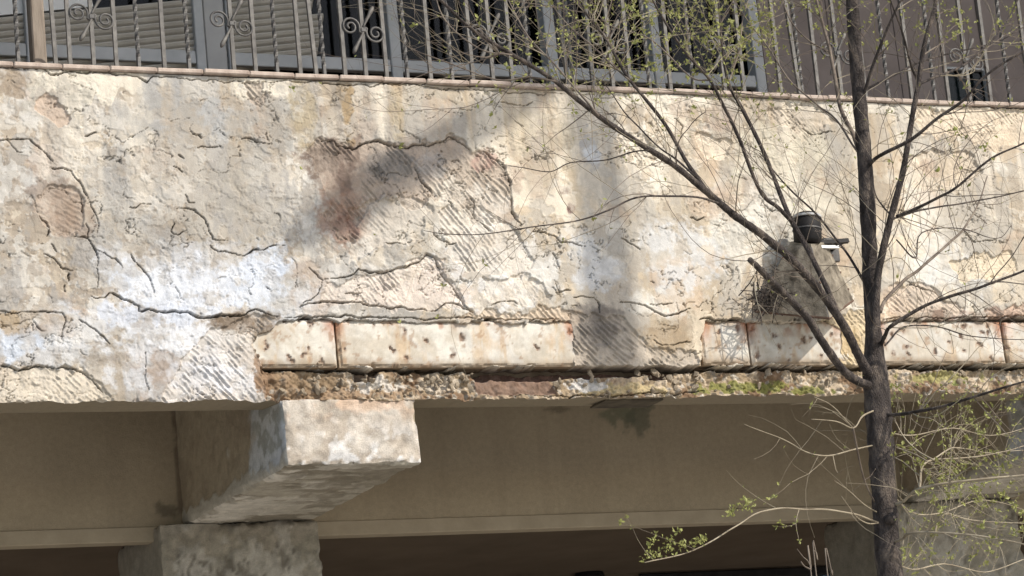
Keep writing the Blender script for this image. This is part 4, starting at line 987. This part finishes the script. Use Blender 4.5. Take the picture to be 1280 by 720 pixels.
limb([(1052,402),(1034,360),(1014,318),(990,275),(974,240),(950,180),(928,138),(910,104),(903,60),(898,0),(890,-100),(870,-220)], 7.5, 1.6, -.05, .35)
limb([(990,276),(972,258),(951,238),(924,172),(905,134),(887,100),(858,66),(832,30),(806,-20),(770,-110)], 5, 1.4, .05, -.2)
limb([(1086,362),(1066,328),(1051,307),(1025,274),(992,241),(968,214),(950,190)], 3.6, 1.0, 0, .4)
limb([(885,241),(870,220),(855,198),(828,151),(788,101),(758,50),(721,0),(690,-60),(660,-130)], 5.2, 1.4, -.28, -.1)
limb([(1098,440),(1106,420),(1114,406),(1152,384),(1186,372),(1230,357),(1285,335),(1340,300)], 5.5, 1.8, 0, -.4)
limb([(1100,390),(1107,374),(1129,351),(1152,334),(1186,304),(1206,284),(1223,253),(1235,220)], 4.8, 1.4, 0, .5, mat='twig')
limb([(1116,274),(1124,271),(1152,263),(1206,253),(1273,240),(1330,215)], 3.0, 1.1, -.08, .2)
limb([(1120,271),(1150,258),(1172,247),(1195,234),(1240,198),(1285,176),(1330,140)], 4.2, 1.2, -.08, -.4)
limb([(1115,270),(1104,258),(1095,243),(1089,205)], 2.6, .9, -.08, .15)
limb([(1084,210),(1094,199),(1106,191),(1139,175),(1172,148),(1206,124),(1233,94),(1285,60),(1340,20)], 5.2, 1.8, 0, -.5)
limb([(1147,105),(1180,92),(1215,74),(1245,45),(1268,10),(1290,-40)], 3.6, 1.4, -.12, .3)
limb([(1147,104),(1139,82),(1130,44),(1114,0),(1100,-60)], 3.4, 1.2, -.12, -.4)
limb([(1078,114),(1100,102),(1145,80),(1190,66),(1250,50),(1300,20)], 3.2, 1.2, 0, .35)
limb([(1080,205),(1067,172),(1049,128),(1038,67),(1021,0),(1005,-90),(990,-220)], 6.2, 2.2, 0, .45, mat='twig')
limb([(1072,190),(1045,150),(1020,130),(985,98),(960,60),(930,20),(900,-30)], 2.6, 1.0, 0, .5, mat='twig')
limb([(1076,130),(1092,80),(1110,35),(1135,-20),(1160,-100)], 4, 1.6, 0, -.3)
limb([(897,253),(870,246),(830,244),(795,247),(761,263),(715,276),(660,284),(606,292),(560,292),(530,288)], 2.6, .6, -.33, -.6)
limb([(812,187),(791,189),(754,200),(714,203),(687,215),(655,210),(627,205)], 1.8, .6, -.42, -.2)
limb([(868,220),(845,200),(825,185),(800,160),(780,140),(760,110),(735,90)], 2.4, .8, -.3, .1)
limb([(1120,300),(1145,322),(1152,292),(1200,285),(1245,298),(1265,282)], 1.8, .7, -.1, .3)
limb([(1106,432),(1130,408),(1170,408),(1215,420),(1290,425)], 2.4, 1, 0, .3)
limb([(1098,520),(1130,518),(1165,511),(1205,500),(1250,486),(1300,470)], 4.5, 2.0, 0, -.5)
limb([(694,101),(660,96),(620,100),(560,78),(515,62),(500,50)], 2.0, .8, -.55, -.3, mat='twig')
limb([(748,145),(700,88),(660,45),(640,10),(620,-40)], 2.4, .9, -.5, -.2, mat='twig')
limb([(640,68),(600,60),(555,22),(540,-30)], 1.8, .8, -.6, -.5, mat='twig')
limb([(788,101),(745,62),(700,20),(670,-30)], 2.2, .9, -.2, .1, mat='twig')
limb([(910,104),(925,60),(930,20),(945,-40)], 2.4, .9, .2, .4, mat='twig')
limb([(887,100),(862,95),(815,50),(760,30),(730,-10)], 2.2, .8, 0, .2, mat='twig')
limb([(1038,67),(1010,50),(985,20),(970,-30)], 2.4, .9, .3, .5, mat='twig')
# pale lower shoots
limb([(1104,655),(1085,648),(1060,641),(1020,637),(985,635),(950,640),(925,655),(895,674),(862,690),(805,704)], 3.2, 1.4, 0, -.4, mat='shoot', grow=.25)
limb([(1098,556),(1070,562),(1035,570),(1008,566),(985,552),(960,543),(930,530)], 2.6, .8, 0, -.3, mat='shoot', grow=.6)
limb([(1098,512),(1078,520),(1066,534),(1045,526),(1014,523)], 3.0, 1.0, 0, -.3, mat='shoot', grow=.4)
limb([(1066,534),(1072,565),(1080,600),(1094,630)], 2.4, 1.6, -.15, 0, mat='twig', grow=.4)
limb([(1066,534),(1055,522),(1038,505),(1018,495)], 2.0, .8, -.15, -.35, mat='shoot', grow=.4)
limb([(1102,652),(1085,654),(1070,645),(1060,632),(1052,620)], 2.2, .8, 0, -.3, mat='shoot', grow=.4)
limb([(1100,642),(1080,630),(1060,612),(1044,602)], 2.2, .9, 0, -.15, mat='shoot', grow=.4)
limb([(1108,632),(1127,628),(1140,616),(1156,609),(1200,601),(1285,594),(1340,588)], 5.2, 2.6, 0, -.35, mat='shoot', grow=2.2)
limb([(1149,612),(1151,592),(1156,580),(1166,575),(1195,573),(1235,568),(1290,555)], 4.0, 1.4, -.12, .2, mat='shoot', grow=2.2)
limb([(1166,575),(1185,562),(1205,560),(1240,566),(1290,562)], 2.6, 1.1, -.1, .35, mat='shoot', grow=2.2)
limb([(1166,575),(1148,563),(1130,545),(1117,523)], 3.0, 1.6, -.1, .05, mat='shoot', grow=1.6)
limb([(1158,577),(1140,566),(1118,559)], 2.6, 1.4, -.12, 0, mat='shoot', grow=1.2)
limb([(1110,680),(1127,674),(1136,666),(1168,666),(1210,669),(1260,676),(1310,690)], 4.2, 1.8, 0, -.45, mat='shoot', grow=2.0)
limb([(1168,666),(1172,652),(1183,642),(1195,645),(1225,652),(1290,655)], 3.4, 1.2, -.15, -.1, mat='shoot', grow=2.0)
limb([(1110,700),(1140,712),(1180,705),(1230,715),(1280,700)], 3.0, 1.4, 0, .3, mat='shoot', grow=2.0)
limb([(1108,610),(1140,640),(1180,640),(1230,625),(1290,640)], 2.6, 1.1, 0, .4, mat='shoot', grow=2.0)
limb([(1100,540),(1140,545),(1190,535),(1240,545),(1300,530)], 2.6, 1.1, 0, .4, mat='shoot', grow=2.0)

# twigs and buds
tw_dark, tw_pale, leaf = MB(), MB(), MB()
rt = random.Random(5)
def proj(p):
    d = p-CAM; z = d@_f; return 640+FPX*(d@_r)/z, 360-FPX*(d@_u)/z
def bud(p, s):
    for _ in range(rt.choice((1, 1, 2))):
        a = np.array([rt.gauss(0, 1), rt.gauss(0, 1), rt.gauss(.5, 1)]); a /= np.linalg.norm(a); b = np.cross(a, np.array([rt.gauss(0, 1), rt.gauss(0, 1), rt.gauss(0, 1)])); b /= (np.linalg.norm(b)+1e-6)
        L_ = s*rt.uniform(.7, 1.4); w_ = L_*.28; c_ = np.cross(a, b)*L_*.12
        leaf.add([p, p+a*L_*.5+b*w_+c_, p+a*L_, p+a*L_*.5-b*w_+c_], [(0, 1, 2, 3)])
def leafiness(p):
    """young leaves have opened in the upper crown and on the low shoots"""
    u, v = proj(p)
    if v < 130 and 590 < u < 1000: return .17+.45*(790 < u < 965 and v < 105)
    if v < 60 and u >= 1000: return .25
    if v > 480 and u > 1100: return .22
    if v > 600 and u < 1000: return .5
    if v < 200: return .04
    return .012
def twig(p, d, L_, r_, depth, mbx):
    n_ = max(4, int(L_/.035)); pts = [p]; rad = [r_]
    cv = np.array([rt.gauss(0, .10), rt.gauss(0, .08), rt.gauss(.02, .10)])
    for k in range(n_):
        d = d+cv+np.array([rt.gauss(0, .09), rt.gauss(0, .09), rt.gauss(0, .09)]); d /= np.linalg.norm(d)
        p = p+d*L_/n_; pts.append(p); t = (k+1)/n_; rad.append(r_*(1-.7*t))
        lf = leafiness(p)
        if rt.random() < lf*1.7: bud(p, rt.uniform(.007, .015))
        if depth < 2 and rt.random() < (.20 if depth == 0 else .10) and k > 0:
            s_ = rt.choice((-1, 1)); a = np.cross(d, np.array([0, 1, 0]))*s_; nd = d*.75+a*rt.uniform(.4, .9)+np.array([0, rt.gauss(0, .35), 0]); nd /= np.linalg.norm(nd)
            twig(p, nd, L_*rt.uniform(.3, .65)*(1-.4*t), rad[-1]*.7, depth+1, mbx)
    mbx.tube(pts, rad, 3 if r_ < .0017 else 4, cap=False)
    if rt.random() < leafiness(p)*2.2:
        for _ in range(3): bud(p, rt.uniform(.008, .017))
for P_, R_, grow, mat in list(limbs):
    L_tot = sum(np.linalg.norm(P_[k+1]-P_[k]) for k in range(len(P_)-1)); nt_ = int(L_tot*17*grow)
    for _ in range(nt_):
        k = rt.randrange(max(1, int(len(P_)*.15)), len(P_)-1); t = k/len(P_)
        d = P_[k+1]-P_[k]; d = d/(np.linalg.norm(d)+1e-9); s_ = rt.choice((-1, 1))
        a = np.cross(d, np.array([0, 1, 0])); a /= (np.linalg.norm(a)+1e-9)
        nd = d*rt.uniform(.5, 1.0)+a*s_*rt.uniform(.4, 1.0)+np.array([0, rt.gauss(0, .45), .12]); nd /= np.linalg.norm(nd)
        Lw = rt.uniform(.08, .62)*(1.15-.5*t) if mat != 'shoot' else rt.uniform(.06, .30)
        r_ = min(R_[k]*.55, rt.uniform(.0010, .0023)); 
        uu, vv = proj(P_[k]); high = vv < 150 and uu < 1010
        for rep_ in range(2 if high else 1):
            twig(P_[k], nd, Lw*(1.25 if high else 1), r_, 0, tw_pale if (mat == 'shoot' or rt.random() < (.6 if high else .25)) else tw_dark)
            nd = nd+np.array([rt.gauss(0, .7), rt.gauss(0, .4), rt.gauss(0, .7)]); nd /= np.linalg.norm(nd)
# leafy cluster at the tip of the long low shoot
for (a, b, n_) in [((802,704),(885,680),100),((905,648),(945,636),50),((830,692),(852,668),26),((808,694),(822,676),24)]:
    for _ in range(n_):
        t = rt.random(); p = at(a[0]+(b[0]-a[0])*t, a[1]+(b[1]-a[1])*t-rt.uniform(0, 12), YT-.37+rt.uniform(-.03, .03)); bud(p, rt.uniform(.007, .015))
o = tw_dark.build('twigs', MAT['twig'], tree); o['kind'] = 'stuff'
o = tw_pale.build('twigs', MAT['shoot'], tree); o['kind'] = 'stuff'
o = leaf.build('young_leaves', MAT['leaf'], tree); o['kind'] = 'stuff'
# pruned knot on the trunk
kp = at(1113, 650, YT-.04); 
mb = MB(); mb.tube([kp+np.array([0, .02, 0]), kp+np.array([.005, -.012, .004]), kp+np.array([.006, -.018, .006])], [.020, .016, .008], 9); mb.build('knot', MAT['bark'], tree, True)
# shoots of a shrub just reaching into the picture at the bottom
sh = empty('low_shrub', 'few bare shoot tips poking up at the bottom edge left of the trunk', 'shrub')
for pts in ([(1022,780),(1014,712),(1003,695),(996,686)], [(1028,780),(1022,700),(1018,688)], [(1042,780),(1041,720),(1039,712)], [(1014,712),(1006,708),(1001,702)]):
    pp = [at(a, b, YT-.3) for a, b in pts]
    if pts[0][1] == 780: pp = [np.array([pp[0][0]+.02, YT-.3, 0.0])]+pp
    P_, R_ = catmull(pp, [.003, .0020, .0017, .0012, .0007][:len(pp)], 6); mb = MB(); mb.tube(P_, R_, 6); mb.build('stem', MAT['twig'], sh, True)

# ================================================================== street lamp pole standing to the right, outside the picture: its shadow crosses the wall
pt_ = at(745, 260, 0.0); SD = 4.2
base = Vector((pt_[0], 0, pt_[2]))+SUNV*(SD/(math.cos(R(SUN_EL))*math.cos(R(SUN_AZ))))
pole = empty('street_lamp', 'concrete street lamp pole whose soft shadow crosses the plaster wall', 'street lamp')
mb = MB(); mb.tube([(base.x, base.y, 0), (base.x, base.y, base.z+1.4)], [.105, .088], 14); mb.build('pole', MAT['concrete_pole'], pole, True)
def back(px, py):
    q = at(px, py, 0.0); s_ = (base.y)/(-SUNV.y)*-1
    t_ = -base.y/(-SUNV.y) if False else base.y/SUNV.y
    return Vector((q[0], 0, q[2]))+SUNV*t_
a_, b_ = back(742, 70), back(470, 235)
mb = MB(); mb.tube([a_, (a_+b_)/2, b_], [.055, .075, .085], 10); mb.build('lamp_arm', MAT['concrete_pole'], pole, True)
c_ = b_+(b_-a_).normalized()*.42
mb = MB(); mb.tube([b_, b_*.7+c_*.3, c_], [.088, .09, .05], 12); mb.build('lamp_head', MAT['frame2'], pole, True)
